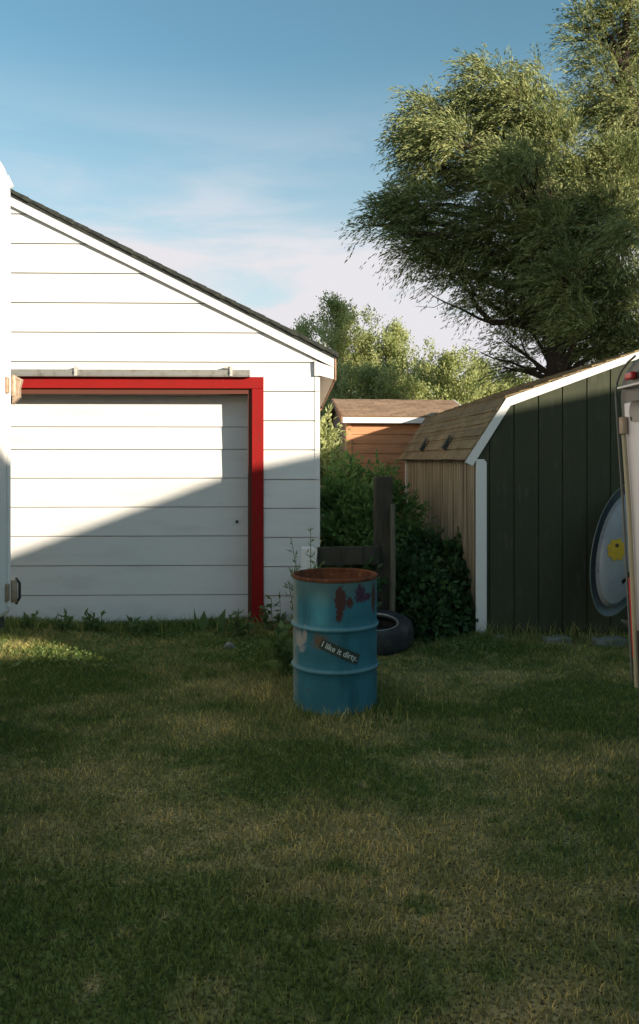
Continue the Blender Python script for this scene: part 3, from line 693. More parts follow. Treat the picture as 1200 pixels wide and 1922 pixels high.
tr_ = MB().add([(.03, -.085, -.28), (.06, -.09, -.24), (.05, -.088, -.22), (.09, -.083, -.17), (.11, -.078, -.18), (.085, -.08, -.25), (.05, -.08, -.31)], [(0, 1, 2, 3, 4, 5, 6)])
tr_.build('tear', M['black'], se)

# ------------------------------------------------------------------ left: white trailer side
LX = -1.93
lt = thing('white_trailer', (LX-1.1, 2.5, 0), 0, 'white rounded-corner trailer cut off by the left edge of the view', 'trailer')
def lp(px, py): Y_ = LX*F/(px-600); return (LX, Y_, CH-(py-YH)/F*Y_)
zb = .68; zt_ = 3.475; y1 = 5.02
sidep = []
for k in range(9):
    th = R(90*k/8); sidep.append((y1-.2+.2*math.sin(th), zt_-.17+.17*math.cos(th)))
sidep = [(-.6, zt_)]+sidep+[(y1-.01, zb)]+[(-.6, zb)]
sidep = [(y_-2.5, z_) for y_, z_ in sidep]
m_ = MB(); m_.prism(sidep, -1.15, 1.1, 'x'); m_.build('body', M['camper'], lt, smooth=True, bevel=.035, seg=4)
MB().box((-1.1, -3.0, zb-.075), (1.06, y1-2.53, zb-.002)).build('underframe', M['dark_metal'], lt)
MB().tube([(1.108, 2.44, zb+.06), (1.108, 2.44, zt_-.3)], .012, 8).build('corner_bead', M['camper'], lt, smooth=True)
def hinge(z, h_, ext, name, material):
    m_ = MB(); m_.tube([(1.125, 2.475, z-h_/2), (1.125, 2.475, z-h_*.1), (1.125, 2.475, z+h_/2)], [.022, .026, .02], 10)
    m_.box((1.101, 2.40, z-h_*.38), (1.118, 2.47, z+h_*.38))
    if ext: m_.prism([(1.12, z+h_*.55), (1.12+ext, z+h_*.3), (1.12+ext*.75, z-h_*.1), (1.12+ext*.75, z-h_*.55), (1.12, z-h_*.9), (1.12, z-h_*.2)], 2.462, 2.50)
    m_.build(name, material, lt, smooth=True, bevel=.003)
MB().tube([(1.075, 2.472, CH+(862-364)/300), (1.085, 2.50, CH+(862-348)/300), (1.075, 2.48, CH+(862-332)/300)], [.02, .03, .018], 12).build('marker_lamp', M['soffit'], lt, smooth=True)
hinge(CH+(862-725)/300, .13, .06, 'hinge', M['tanmetal'])
hinge(CH+(862-1108)/300, .14, 0, 'hinge', M['tanmetal'])
MB().tube([(1.13, 2.50, CH-(1085-862)/300), (1.15, 2.51, CH-(1095-862)/300), (1.15, 2.51, CH-(1122-862)/300), (1.13, 2.5, CH-(1134-862)/300)], .009, 8).build('handle', M['dark_metal'], lt, smooth=True)
for yy_ in (-1.2, .3):
    for xx_ in (-.85, .8):
        wh = MB(); wh.lathe([(.12, -.09), (.33, -.09), (.36, -.05), (.36, .05), (.33, .09), (.12, .09)], 32, closed=True)
        wo = wh.build('wheel', M['rubber'], lt, smooth=True); wo.rotation_euler = (0, R(90), 0); wo.location = (xx_, yy_, .36)

# ------------------------------------------------------------------ right: dark trailer end
RXX = 1.055
rt_ = thing('dark_trailer', (RXX, 2.0, 0), 0, 'dark green trailer with white side panel cut off by the right edge', 'trailer')
def rp(px, py, dx=0): Y_ = (RXX+dx)*F/(px-600); return (Y_-2.0, CH-(py-YH)/F*Y_)
edge = [rp(1200, 668), rp(1186, 680), rp(1174, 696), rp(1166, 716), rp(1163, 745), rp(1167, 800), rp(1177, 950), rp(1188, 1150), rp(1195, 1280)]
poly = [(-3.2, .86), (-3.2, 2.08), (.1, 2.08), (.4, 2.04)]+edge+[(edge[-1][0]-.02, edge[-1][1]-.03)]
m_ = MB(); m_.prism(poly, 0.0, 1.0, 'x'); m_.build('body', M['van_dark'], rt_, smooth=True, bevel=.012)
wp_ = [rp(1178, 757), rp(1183, 880), rp(1191, 1060), rp(1196, 1180)]
m_ = MB(); m_.prism([(-3.1, wp_[0][1]+.02), (wp_[0][0], wp_[0][1])]+wp_[1:]+[(-3.1, wp_[-1][1])], -.012, -.001, 'x'); pn = m_.build('side_panel', M['van_white'], rt_, bevel=.004)
cyy, czz = rp(1198, 772)
m_ = MB(); pl = [(cyy-.16+ (.16 if math.cos(t_) > 0 else -.1)+.03*math.cos(t_), czz+.035*math.sin(t_)) for t_ in np.linspace(0, 2*math.pi, 24, endpoint=False)]
m_.prism(pl, -.018, -.0125, 'x'); m_.build('porthole', M['black'], pn)
m_ = MB(); dz_ = rp(1158, 729, -.03); m_.box((-.03, -3.1, dz_[1]-.005), (-.001, dz_[0], dz_[1]+.005)); m_.build('drip_rail', M['chrome'], rt_, bevel=.003)
m_ = MB(); q0 = rp(1176, 706, -.022); m_.box((-.022, q0[0]-.035, q0[1]-.013), (-.001, q0[0]+.02, q0[1]+.013)); m_.build('tail_lamp', M['lamp_red'], rt_, bevel=.006)
m_ = MB(); m_.tube([(-.012, p_[0]+.003, p_[1]) for p_ in [(a+.0, z_) for a, z_ in edge]], .004, 8); m_.build('edge_moulding', M['dull'], rt_, smooth=True)
q1 = [rp(a, b_, -.024) for a, b_ in ((1171, 816), (1181, 960), (1189, 1130), (1196, 1290))]
m_ = MB(); m_.tube([(-.024, p_[0], p_[1]) for p_ in q1], .0075, 8); m_.build('pole', M['beige'], rt_, smooth=True)
q2 = [rp(1170, 783, -.026), rp(1171, 815, -.026)]
m_ = MB(); m_.tube([(-.026, p_[0], p_[1]) for p_ in q2], .014, 10); m_.build('pole_socket', M['tanmetal'], rt_, smooth=True, bevel=.002)
q3 = [rp(1184, 1085, -.02), rp(1192, 1235, -.02)]
m_ = MB(); m_.tube([(-.02, p_[0]+.005, p_[1]) for p_ in q3], .006, 6); m_.build('reflector_strip', M['lamp_red'], rt_)
for yy_ in (-1.4, -2.4):
    for xx_ in (.15, .85):
        wh = MB(); wh.lathe([(.12, -.09), (.40, -.09), (.43, -.05), (.43, .05), (.40, .09), (.12, .09)], 32, closed=True)
        wo = wh.build('wheel', M['rubber'], rt_, smooth=True); wo.rotation_euler = (0, R(90), 0); wo.location = (xx_, yy_, .43)

# ------------------------------------------------------------------ plants
def stemmed(name, base, stems, leafL, leafW, material, label, cat_, group=None, perstem=16, spread=.05, jit=.8, r0_=.006, tip=.0025):
    o = thing(name, base, 0, label, cat_, group); sm_ = MB(); L = []
    for (dx_, dy_, h_, bend) in stems:
        pts = [Vector((dx_*.4+bend[0]*t_*t_, dy_*.4+bend[1]*t_*t_, h_*t_)) + Vector((dx_*.6*t_, dy_*.6*t_, 0)) for t_ in np.linspace(0, 1, 6)]
        sm_.tube(pts, list(np.linspace(r0_, tip, 6)), 5)
        tt = np.sort(rng.random(perstem))*.85+.15
        A = np.array([list(p) for p in pts]); idx = tt*5; i0 = np.minimum(idx.astype(int), 4); fr_ = (idx-i0)[:, None]
        p = A[i0]*(1-fr_)+A[i0+1]*fr_
        d_ = rs(perstem)*jit; d_[:, 2] = np.abs(d_[:, 2])*.6+.15
        L.append((p+rng.normal(size=p.shape)*spread*.2, d_, rng.random(perstem)))
    sm_.build('stems', M['stem'], o)
    p, d_, r_ = cat(L); n = len(p)
    leaf_mesh('leaves', p, d_, leafL*(.6+.7*rng.random(n)), leafW*(.6+.7*rng.random(n)), material, o, r_)
    return o
# tall weed left of the drum rim
st_ = [(-.09, 0, .82, (-.03, 0)), (-.03, .02, 1.05, (-.10, 0)), (.02, 0, .98, (.06, 0)), (.07, .02, .85, (.03, 0)), (.0, -.03, .7, (-.12, 0)), (.04, 0, 1.13, (-.02, 0)), (-.12, .03, .72, (-.03, 0))]
bp_ = P(578, 0, 6.1); stemmed('tall_weed', (bp_.x, 6.1, 0), st_, .065, .013, M['weed'], 'tall spindly weed rising behind the left side of the blue drum', 'weed', None, 34, .03)
bp_ = P(536, 0, 6.0)
st_ = [(random.uniform(-.08, .08), random.uniform(-.06, .06), random.uniform(.18, .42), (random.uniform(-.06, .06), 0)) for _ in range(9)]
stemmed('leafy_weed', (bp_.x, 6.0, 0), st_, .11, .045, M['weed'], 'broad-leaved weed clump touching the left side of the blue drum', 'weed', None, 12, .03)
for i, (px, Yw, n_s, hh_, lab) in enumerate(((515, 7.45, 7, .22, 'low leafy weeds at the foot of the red door jamb'), (385, 7.5, 3, .13, ''), (455, 7.3, 7, .15, 'pale-tipped weed tuft in front of the foot of the red jamb'),
                            (180, 7.55, 6, .13, 'small dark weed clump against the white door, left of the dock leaves'), (55, 7.5, 6, .14, 'leftmost dark weed clump at the foot of the white door'), (120, 7.55, 5, .12, 'low weed tuft at the door foot, second from the left'), (265, 7.5, 5, .12, 'thin weed tuft at the foot of the white door midway along'))):
    bp_ = P(px, 0, Yw)
    if i == 1:                                     # upright dock leaves
        dk = thing('dock_plant', (bp_.x, Yw, 0), 0, 'two upright broad dock leaves and a curled shoot against the white door', 'weed')
        ps = np.array([(-.07, 0, .02), (-.02, 0, .02), (.11, 0, .02), (.07, .01, .0)]); dd = np.array([(-.15, 0, 1), (.05, 0, 1), (.35, 0, 1), (.8, -.2, .5)])
        leaf_mesh('leaves', ps, dd, np.array([.24, .21, .24, .17]), np.array([.03, .10, .09, .07]), M['weed'], dk, np.array([.1, .2, .3, .2]), np.array([(0, -1, .1)]*4)); continue
    st_ = [(random.uniform(-.12, .12), random.uniform(-.04, .04), hh_*random.uniform(.7, 1.7), (random.uniform(-.05, .05), 0)) for _ in range(n_s)]
    stemmed('low_weed', (bp_.x, Yw, 0), st_, .085, .035, M['weed'], lab, 'weed', 'weeds along the foot of the garage', 9, .02)
# long grass fringe at the wall foot, round the drum and tyre, along the shed
n = 9000; u_ = rng.random(n)
X = np.concatenate([-3.6+3.7*rng.random(n//2), (rng.normal(size=n//4)*.35+.1), 1.4+2.2*rng.random(n//4)])
Y = np.concatenate([7.72-np.abs(rng.normal(size=n//2))*.10+X[:n//2]*.026, 5.35+rng.normal(size=n//4)*.28, 7.32-np.abs(rng.normal(size=n//4))*.12])
ok = np.hypot(X-DX, Y-DYy) > .295; X, Y = X[ok], Y[ok]
far = (Y > 6.5); hgt = np.where(far, .05+.17*rng.random(len(X))**4, .045+.065*rng.random(len(X)))
tag(blades('long_grass', X, Y, hgt, .004+.003*rng.random(len(X)), gb, .45), 'longer uncut grass fringe along walls and round the drum', 'grass', kind='stuff')
# clover and broad ground leaves between the lawn and the garage
n = 13000; X = -3.4+5.0*rng.random(n); Y = 6.2+1.5*rng.random(n)**.8
X2 = (rng.random(9000)*2-1)*2.6; Y2 = 2.4+3.8*rng.random(9000); k2 = vnoise(X2, Y2, 2.6, 21)*.6+vnoise(X2, Y2, 7, 22)*.4 > .66
X = np.concatenate([X, X2[k2]]); Y = np.concatenate([Y, Y2[k2]]); n = len(X)
ok = (vnoise(X, Y, 3.2, 8)*.6+vnoise(X, Y, 8, 9)*.4 > .5) & (np.hypot(X-DX, Y-DYy) > .3) & (np.hypot(X-tp.x, Y-6.95) > .36) & (Y < 7.72+X*.026); X, Y = X[ok], Y[ok]; n = len(X)
z = .012*np.sin(X*1.3+.4)*np.cos(Y*.9)+.008*np.sin(X*3.1+Y*2.2)+.01+np.where(Y < 6, .015, .035)*rng.random(n)
d_ = rs(n); d_[:, 2] = np.abs(d_[:, 2])*.7
M['clover'] = leafmat('clover_leaf', (.09, .16, .04), (.24, .30, .10), .4)
tag(leaf_mesh('clover', np.stack([X, Y, z], 1), d_, (.018+.022*rng.random(n))*np.where(Y < 6, .6, 1), (.013+.014*rng.random(n))*np.where(Y < 6, .6, 1), M['clover']), 'clover and broad-leaved ground weeds spreading in front of the garage', 'clover', kind='stuff')
# stone near the jamb foot
stn = MB(); import bmesh as _b
bm = _b.new(); _b.ops.create_icosphere(bm, subdivisions=2, radius=.05)
for v in bm.verts: v.co = Vector((v.co.x*1.1, v.co.y*.8, v.co.z*.75))*(1+.18*math.sin(v.co.x*60+v.co.z*40))
me = bpy.data.meshes.new('stone'); bm.to_mesh(me); bm.free(); so_ = link('stone', me, M['concrete']); bp_ = P(430, 0, 6.9); so_.location = (bp_.x, 6.9, .03)
tag(so_, 'small pale stone in the grass in front of the red jamb', 'stone')

def bush(name, label, cat_, clumps, L, W, material, ns=60, per=14, slen=.3, bias=(0, 0, .4), stemc='stem', group=None, parent_base=None, droop=.15, leafjit=.7, spread=.03):
    base = parent_base; o = thing(name, base, 0, label, cat_, group); A = []; sm_ = MB()
    for (x_, y_, z_, rx_, ry_, rz2, k_) in clumps:
        c = np.array([x_-base[0], y_-base[1], z_]); A.append(sprays(c, (rx_, ry_, rz2), int(ns*k_), per, slen, bias, .5, .5, droop, .4, spread, leafjit))
        for _ in range(3):
            q_ = c+rs(1)[0]*np.array([rx_, ry_, rz2])*.5
            sm_.tube([(c[0]*.5+random.uniform(-.1, .1), c[1]*.5, 0), tuple((c*.6+q_*.4)*np.array([1, 1, .7])), tuple(q_)], [.012, .009, .004], 5)
    p, d_, r_ = cat(A); n = len(p); sm_.build('stems', M[stemc], o)
    keepz = p[:, 2] > .01; p, d_, r_ = p[keepz], d_[keepz], r_[keepz]; n = len(p)
    leaf_mesh('leaves', p, d_, L*(.6+.8*rng.random(n)), W*(.6+.8*rng.random(n)), material, o, r_)
    return o
def cl(px, py, Y_, rx_, ry_, k_, ryy=None):        # clump from photo position, radii in metres
    p = P(px, py, Y_); return (p.x, p.y, p.z, rx_, ryy or rx_, ry_, k_)
bush('leafy_shrub', 'mid green leafy shrub growing between the garage corner and the thick post', 'shrub',
     [cl(645, 930, 8.8, .13, .15, .7), cl(640, 955, 8.6, .18, .2, .9), cl(675, 975, 8.4, .18, .2, 1.), cl(650, 1015, 8.3, .22, .2, 1.0), cl(690, 1025, 8.2, .16, .2, .9), cl(690, 950, 8.7, .07, .13, .4), cl(657, 893, 8.9, .04, .08, .16), cl(705, 905, 8.9, .04, .08, .16)],
     .075, .032, M['shrub'], 95, 12, .24, parent_base=(.35, 8.5, 0))
bush('bright_shrub', 'tall weeds, sunlight put into their yellow green, squeezed against the rear of the garage corner', 'shrub',
     [cl(616, 900, 10.2, .10, .35, .7), cl(612, 985, 9.6, .10, .35, .8), cl(622, 870, 10.3, .08, .16, .5), cl(607, 815, 10.4, .05, .22, .4)], .08, .032, M['poplar'], 80, 12, .25, parent_base=(.12, 9.9, 0))  # pale leaf colour stands in for sun falling through the gap
bush('side_shrub', 'leafy shrub in front of the cedar shed, just right of the thick post', 'shrub',
     [cl(726, 905, 9.3, .04, .08, .15), cl(752, 970, 8.9, .10, .16, .6), cl(755, 1020, 8.6, .16, .18, .9), cl(725, 1060, 8.4, .2, .25, 1), cl(735, 930, 9.0, .07, .12, .3)], .07, .03, M['shrub'], 80, 12, .2, parent_base=(.8, 8.8, 0))
bush('dark_ivy', 'dark ivy mass climbing the foot of the ribbed shed side', 'ivy',
     [cl(780, 1075, 8.0, .2, .16, 1.2), cl(825, 1065, 8.1, .14, .14, 1.0), cl(850, 1105, 7.75, .08, .18, .9), cl(800, 1120, 7.6, .22, .25, 1.5), cl(760, 1105, 7.7, .18, .26, 1.2), cl(850, 1150, 7.55, .10, .14, 1), cl(800, 1170, 7.4, .22, .14, 1.2), cl(795, 1025, 8.2, .08, .1, .3), cl(735, 1110, 7.65, .12, .26, .8), cl(660, 1095, 7.55, .28, .18, 1.0), cl(640, 1140, 7.4, .22, .12, .8), cl(865, 1060, 8.0, .05, .16, .4)],
     .065, .045, M['ivy'], 125, 12, .16, (0, -.2, .2), parent_base=(.95, 7.7, 0))

# ------------------------------------------------------------------ trees
def limb(mb, a, b_, r0_, r1_, sag=.0, n=7, wob=.12):
    a = Vector(a); b_ = Vector(b_); L = (b_-a).length; pts = []
    w1 = Vector(rs(1)[0])*L*wob
    for i in range(n):
        t_ = i/(n-1); pts.append(a.lerp(b_, t_)+w1*math.sin(t_*math.pi)+Vector((0, 0, sag*L))*math.sin(t_*math.pi))
    mb.tube(pts, [r0_+(r1_-r0_)*(i/(n-1))**.8 for i in range(n)], 7); return pts
def willow(name, label, base, Y_, clumps, trunk, group=None, per=18, slen=.72, ns=1.0, twig=True):
    base = Vector(base); o = thing(name, base, 0, label, 'tree', group); A = []; tm = MB()
    tpts = [Vector(p)-base for p in trunk]
    tm.tube(tpts, [.30-.22*i/(len(tpts)-1) for i in range(len(tpts))], 12)
    for (px, py, rx_, ry_, k_, dy) in clumps:
        c = P(px, py, Y_+dy)-base; s_ = (Y_+dy)/F; rad = (rx_*s_*.95, max(rx_, ry_)*s_*.9, ry_*s_*.95)
        A.append(sprays(tuple(c), rad, int(ns*k_*rx_*ry_/(9 if k_ >= 1.2 else 11)), per, slen, tuple(np.array([-.55, 0, .22])+rng.normal(size=3)*np.array([.22, .1, .28])), .42, .45, .34, .25, .03, .32))
        j = min(range(len(tpts)), key=lambda i: (tpts[i]-c).length+2.2*max(0, tpts[i].z-c.z+1.2))
        pl = limb(tm, tpts[j], c, .10, .02, .06)
        for _ in range(4 if twig else 0):
            q_ = c+Vector(rs(1)[0]*np.array(rad)*.9); limb(tm, pl[4], q_, .022, .006, .05, 5)
    tm.build('trunk', M['bark'], o, smooth=True)
    p, d_, r_ = cat(A); n = len(p)
    leaf_mesh('crown', p, d_, .13*(.6+.8*rng.random(n)), .026*(.7+.6*rng.random(n)), M['willow'], o, r_)
    return o
WY = 20.0
wc = [(800, 208, 30, 30, 1.1, 0), (835, 215, 30, 30, 1.1, .5), (800, 255, 44, 32, 1.2, .3), (850, 262, 50, 34, 1.2, -.5), (782, 290, 26, 20, .8, 0), (800, 320, 38, 30, .9, .5), (905, 135, 30, 30, 1.1, .6), (940, 165, 40, 36, 1.1, .2), (1005, 150, 34, 34, 1.1, .8),
      (885, 190, 34, 30, 1, .4), (975, 205, 60, 40, 1.1, 0), (1040, 205, 34, 40, 1, .8), (930, 250, 60, 46, 1.1, .6), (1030, 270, 70, 50, 1.2, .4), (722, 405, 30, 16, 1.0, 0), (698, 425, 12, 16, 1.0, 0), (760, 395, 44, 26, 1.1, .4), (752, 440, 26, 14, .8, -.2), (800, 385, 56, 38, 1.0, -.2), (870, 335, 60, 46, 1, .8),
      (950, 330, 60, 54, 1.2, -.4), (1050, 350, 76, 66, 1.3, .7), (860, 430, 64, 44, .85, .2), (940, 425, 64, 56, 1, -.4), (1040, 450, 84, 66, 1.3, .4), (1130, 430, 84, 80, 1.4, 0), (830, 480, 40, 26, .7, 0), (885, 505, 50, 36, .6, .4), (960, 510, 60, 46, .8, -.2), (800, 470, 44, 30, .9, 0), (845, 520, 40, 28, .7, .3), (900, 470, 50, 40, .8, 0), (915, 560, 40, 30, .5, .2), (790, 430, 40, 30, .9, .2), (1000, 560, 50, 40, .8, .3), (1010, 610, 40, 30, .5, .4),
      (1060, 545, 76, 56, 1.2, .5), (1150, 560, 76, 66, 1.4, 0), (900, 560, 26, 20, .35, 0), (970, 585, 40, 34, .5, .3), (950, 640, 34, 22, .45, 0), (985, 690, 44, 26, .4, .4), (940, 700, 26, 16, .25, 0), (1110, 640, 60, 46, 1.1, .3), (1180, 650, 56, 50, 1.3, 0), (1020, 640, 36, 40, .35, 1), (1150, 330, 70, 66, 1.3, .8),
      (985, 305, 30, 24, 1.2, -2.6), (960, 345, 20, 26, 1.1, -2.6), (1185, 440, 24, 24, 1.2, -2.8), (1040, 420, 44, 50, 1, -1.6), (1060, 520, 50, 50, 1, -1.6), (1010, 330, 44, 44, 1, -1.5), (1090, 610, 44, 40, .9, -1.5)]
tr0 = [P(1047, 1100, WY), P(1046, 720, WY), P(1044, 640, WY), P(1042, 560, WY), P(1040, 470, WY+.1), P(1030, 380, WY+.2), P(1010, 280, WY+.2), P(990, 190, WY+.2)]
tr0[0].z = 0
wt = willow('willow_tree', 'big dark willow with windblown silvery leaves rising behind the dark shed', (tr0[0].x, WY, 0), WY, wc, tr0)
# long bare lower limbs of the willow
bl = MB(); base = Vector((tr0[0].x, WY, 0))
def lim(pts, rr): bl.tube([P(a, b_, WY+dy)-base for a, b_, dy in pts], rr, 7)
lim([(1044, 640, 0), (1010, 618, 0), (960, 605, 0), (925, 606, -.1), (898, 580, -.1), (880, 545, 0), (865, 520, 0), (858, 500, 0)], [.12, .1, .085, .075, .06, .045, .03, .02])
lim([(925, 606, -.1), (900, 598, -.1), (870, 582, 0), (835, 567, 0), (812, 555, 0), (795, 540, 0)], [.05, .035, .028, .02, .012, .006])
lim([(835, 567, 0), (815, 577, 0), (780, 575, 0)], [.012, .008, .004])
lim([(960, 605, 0), (950, 570, 0), (948, 530, 0), (940, 480, 0)], [.05, .04, .03, .02])
lim([(1045, 690, 0), (1010, 700, 0), (960, 680, 0), (925, 672, 0), (900, 660, 0)], [.05, .04, .03, .02, .01])
bl.build('limb', M['bark'], wt, smooth=True)
w2 = [(1100, 40, 26, 30, .9, 0), (1085, 75, 20, 26, .7, 0), (1130, 70, 34, 40, .9, .5), (1165, 30, 34, 40, .9, 0), (1120, 115, 34, 30, .8, 0), (1100, 160, 30, 26, .8, .3), (1150, 150, 40, 40, .9, -.3), (1190, 110, 40, 50, 1, .4), (1110, 205, 34, 34, 1, 0), (1165, 215, 56, 46, 1.2, 0), (1200, -20, 50, 50, .9, 0), (1240, 60, 60, 70, 1, 0), (1250, 200, 70, 80, 1, .5), (1200, 290, 70, 60, 1.2, 0), (1250, 400, 80, 90, 1, 0), (1230, 560, 70, 90, .8, 0), (1130, 10, 16, 20, .6, 0)]
t2 = [Vector((10.0, 24, 0)), P(1235, 500, 24), P(1215, 330, 24), P(1190, 220, 24), P(1172, 130, 24), P(1176, 40, 24), P(1190, -30, 24)]
t2[0] = Vector((P(1235, 500, 24).x, 24, 0))
willow('tall_willow_tree', 'taller pale willow behind on the far right, its top cut off by the picture edge', t2[0], 24.0, w2, t2)

def sapling(label, px, topy, Y_, wid, dens=1.0, lean=0, group='young trees beyond the sheds', material='poplar', tip=True):
    base = Vector((P(px, 0, Y_).x, Y_, 0)); o = thing('young_tree', base, 0, label, 'tree', group); zt = P(px, topy, Y_).z
    tm = MB(); tr_pts = [Vector((lean*t_*t_+.05*math.sin(t_*9), .04*math.cos(t_*7), zt*t_)) for t_ in np.linspace(0, 1, 9)]
    tm.tube(tr_pts, list(np.linspace(.09, .012, 9)), 7); A = []
    nb = int(70*zt/6*dens)
    for i in range(nb):
        t_ = .10+.88*(i+random.random())/nb; z_ = zt*t_
        prof_ = min(1, (1-t_)*1.7)**.85*min(1, .6+t_*1.5); r_ = wid*1.7*prof_*random.uniform(.3, 1.15)+.06
        th = random.random()*6.283; e_ = Vector((math.cos(th)*r_, math.sin(th)*r_, r_*random.uniform(.4, 1.1)+.08))
        b0 = Vector((lean*t_*t_, 0, z_*.94)); tm.tube([b0, b0+e_*.5+Vector((0, 0, -.03)), b0+e_], [.02, .012, .004], 5)
        for k_ in (.3, .6, .9):
            c = b0+e_*k_; rr = .10+.18*(1-k_)*prof_+.14*wid*prof_
            A.append(sprays(tuple(c), (rr, rr, rr*1.25), int(14*dens*(.4+.8*prof_)), 7, .26, (0, 0, .9), .4, .4, .08, .25, .03, .75))
    tm.build('trunk', M['paleb'], o); p, d_, r_ = cat(A); n = len(p)
    leaf_mesh('crown', p, d_, .075*(.6+.8*rng.random(n)), .05*(.6+.8*rng.random(n)), M[material], o, r_)
for s_ in (('thin pale young tree whose wispy top shows above the garage roof', 568, 592, 28, 1.2, .8), ('tallest light green young tree, its tip highest beyond the garage eave', 632, 548, 27, 1.4, 1.25), ('slender young tree filling in just right of the tallest one', 685, 618, 27.5, 1.2, 1.1),
           ('pointed young tree with a spire top above the cedar shed', 740, 598, 27, 1.15, 1.15), ('low dark green young tree right of the spire-topped one', 795, 680, 28, 1.2, 1.1), ('rounded yellow green young tree left of the willow limbs', 838, 662, 26, 1.3, 1.3),
           ('short young tree beneath the lowest willow limbs', 900, 672, 26.5, 1.2, 1.2), ('short green young tree hidden partly by the willow foot', 960, 700, 27, 1.4, 1.2), ('low bushy young tree between garage eave and cedar shed roof', 605, 690, 25, 1.1, 1.1), ('low bushy young tree behind the cedar shed ridge', 700, 690, 24.5, 1.3, 1.2), ('low bushy young tree behind the curve of the tan roof', 780, 720, 25, 1.3, 1.2)):
    sapling(*s_)
sapling('bushy young tree seen through the willow foot on the right', 1080, 715, 27, 1.6, 1.2)
sapling('bushy young tree behind the far end of the dark shed roof', 1160, 700, 27, 1.6, 1.2)

# ------------------------------------------------------------------ unseen blockers added out of frame towards the sun to throw the shade
def sunxy(u, L): return Vector((sx*L+(-sy)*u, sy*L+sx*u, 0))
def sc_(px, py, Y_, L):                             # profile point (u, z) at distance L towards the sun
    p = P(px, py, Y_); u = p.x*(-sy)+p.y*sx; along = p.x*sx+p.y*sy
    return (u, p.z+(L-along)*TE)
L0 = 8.0
pf = [sc_(22, 1042, 7.78, L0-.15), sc_(405, 899, 8.11, L0-.15), sc_(600, 851, 7.87, L0-.15), sc_(955, 757, 7.41, L0-.15), sc_(1165, 714, 7.52, L0-.15)]
sk = [sc_(0, 1198, 7.36, L0), sc_(250, 1226, 6.80, L0), sc_(0, 1234, 6.65, L0), sc_(250, 1235, 6.64, L0)]
hs = thing('shade_house', (0, 0, 0), 0, 'unseen house added on the sunny side, its gable shaped to throw the yard shadow', 'house')  # unseen caster, its roof outline fitted to the shadow on the garage
HM = Matrix.Identity(4)
HM.col[0] = Vector((-sy, sx, 0, 0)); HM.col[1] = Vector((sx, sy, 0, 0)); HM.col[2] = Vector((0, 0, 1, 0))
org = sunxy(0, L0); HM.col[3] = Vector((org.x, org.y, 0, 1))
hs.matrix_world = HM                              # local x = across the sun's direction, y = towards the sun
pf[3] = (pf[3][0], pf[3][1]-.07); pf[4] = (pf[4][0], pf[4][1]-.07); pf = sorted(pf); print('profile', pf, sk)
u0, z0 = pf[0]; sl_ = (pf[1][1]-pf[0][1])/(pf[1][0]-pf[0][0])
ue = u0-1.25
top_ = [(ue, z0-1.25*sl_*.6)]+pf+[(pf[-1][0]+1.2, pf[-1][1]-.1), (pf[-1][0]+3.2, pf[-1][1]-1.9)]
def lin(a, b_, u): return a[1]+(b_[1]-a[1])*(u-a[0])/(b_[0]-a[0])
uw = DX*(-sy)+DYy*sx-.287       # the drum's own shade starts here
iu = max(i for i in range(len(top_)) if top_[i][0] < uw); tc_ = (uw, lin(top_[iu], top_[iu+1], uw)) if iu+1 < len(top_) else top_[-1]
ta = top_[:iu+1]+[tc_]; tb = [tc_]+top_[iu+1:]
MB().prism(tb+[(a, b_-.16) for a, b_ in reversed(tb)], -.15, 3.2).build('roof', M['shingle_dark'], hs)
MB().prism(ta+[(a, b_-.16) for a, b_ in reversed(ta)], -.15, .5).build('blocker_roof', M['shingle_dark'], hs)  # short added roof piece, cut so the streak's light gets past
wl = MB(); wl.prism([(uw, 0), (top_[-1][0]-.3, 0), (top_[-1][0]-.3, top_[-1][1]+.1)]+[(a, b_-.155) for a, b_ in reversed(top_[:-1]) if a > uw+.05]+[(uw, lin(pf[0], pf[1], uw)-.155)], 0, 3.0)
wl.build('wall', M['house'], hs)
MB().prism([(ue-.6, 0), (uw-.001, 0), (uw-.001, lin(sk[2], sk[3], uw)), (ue-.6, lin(sk[2], sk[3], ue-.6))], 0, 2.4).build('streak_lower_blocker', M['house'], hs)  # added block: lower edge of the light slot for the grass streak
MB().prism([(ue-.6, lin(sk[0], sk[1], ue-.6)), (uw-.001, lin(sk[0], sk[1], uw)), (uw-.001, lin(pf[0], pf[1], uw)-.16), (ue, top_[0][1]-.16), (ue-.6, top_[0][1]-.3)], 0, .08).build('streak_upper_blocker', M['house'], hs)  # added board: upper edge of the light slot
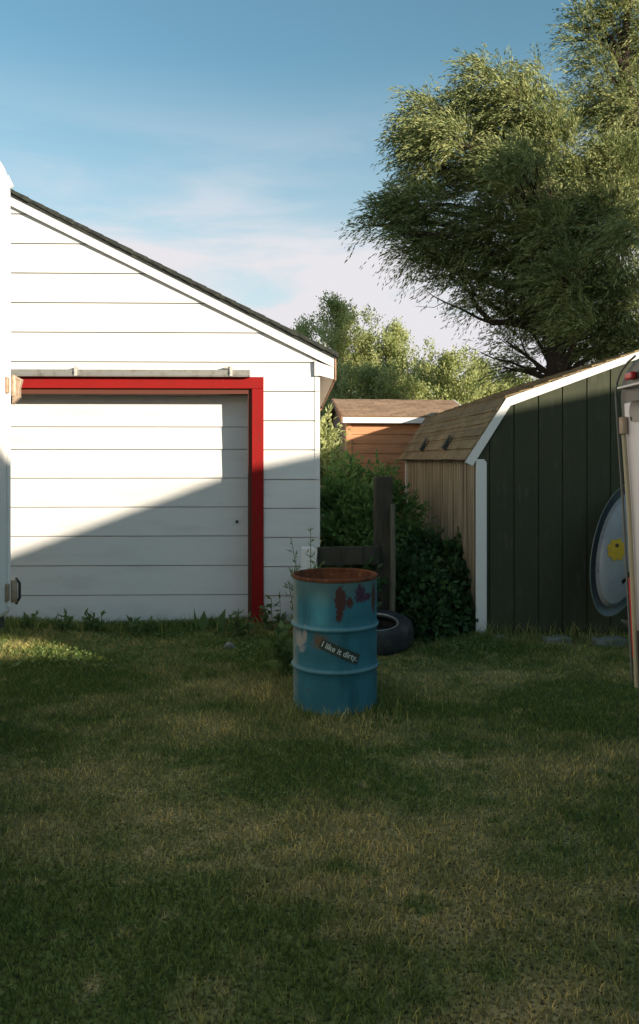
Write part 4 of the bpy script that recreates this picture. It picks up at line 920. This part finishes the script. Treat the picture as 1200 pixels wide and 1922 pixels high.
# unseen hedge added on the sun side to shade the foreground
def hedge(name, label, u_a, u_b, L, z, th=1.1, dens=1.0, group=None):
    c0 = sunxy((u_a+u_b)/2, L); o = thing(name, c0, 0, label, 'hedge', group); A = []
    core = MB(); n = int((u_b-u_a)/.4)
    for i in range(n):
        u = u_a+(i+.5)*(u_b-u_a)/n; p = sunxy(u, L)-c0
        zz = z+random.uniform(-.05, .05)
        A.append(sprays((p.x, p.y, zz*.5), (.35, .35, zz*.48), int(150*dens), 8, .2, (0, 0, .3), .6, .5, .1, .7, .05, .8))
        core.box((p.x-.26, p.y-.26, 0), (p.x+.26, p.y+.26, zz-.12))
    core.build('stems', M['bark'], o)
    p, d_, r_ = cat(A); leaf_mesh('leaves', p, d_, .12, .08, M['hedge'], o, r_)
hedge('hedge', 'tall unseen hedge added for shade to the right, beyond the dark trailer', -7.0, ue-.15, L0+.6, sc_(12, 965, 5.0, L0+.6)[1])
# unseen trees added to throw shade on the lower willow
def shade_tree(label, u, L, top_z, rad, k_=1.0):
    b0 = sunxy(u, L); o = thing('shade_tree', b0, 0, label, 'tree', 'unseen trees added for shade on the right'); tm = MB()
    tm.tube([(0, 0, 0), (.1, 0, top_z*.4), (0, .1, top_z*.75)], [.3, .22, .08], 10); A = []
    for i in range(int(26*k_)):
        q_ = rs(1)[0]*np.array([rad, rad, top_z*.36])*random.uniform(.3, .85); c = np.array([0, 0, top_z*.56])+q_
        A.append(sprays(tuple(c), (rad*.42, rad*.42, rad*.4), 90, 10, .5, (0, 0, .1), .5, .5, .2, .4, .08, .8)); tm.tube([(0, 0, top_z*.35), tuple(c)], [.08, .02], 6)
    tm.build('trunk', M['bark'], o); p, d_, r_ = cat(A); leaf_mesh('crown', p, d_, .34, .22, M['hedge'], o, r_)
LT = 8.0
zt1 = (sc_(850, 335, 20, LT)[1]-.6)/.866; zt2 = (sc_(1100, 320, 20, LT)[1]-.65)/.866
shade_tree('unseen dense tree added to shade the willow, nearest the house end', 16.1, LT, zt1, 2.0, 1.5)
shade_tree('unseen dense tree added to shade the willow, in the middle of the row', 18.6, LT, zt2, 1.7, 1.4)
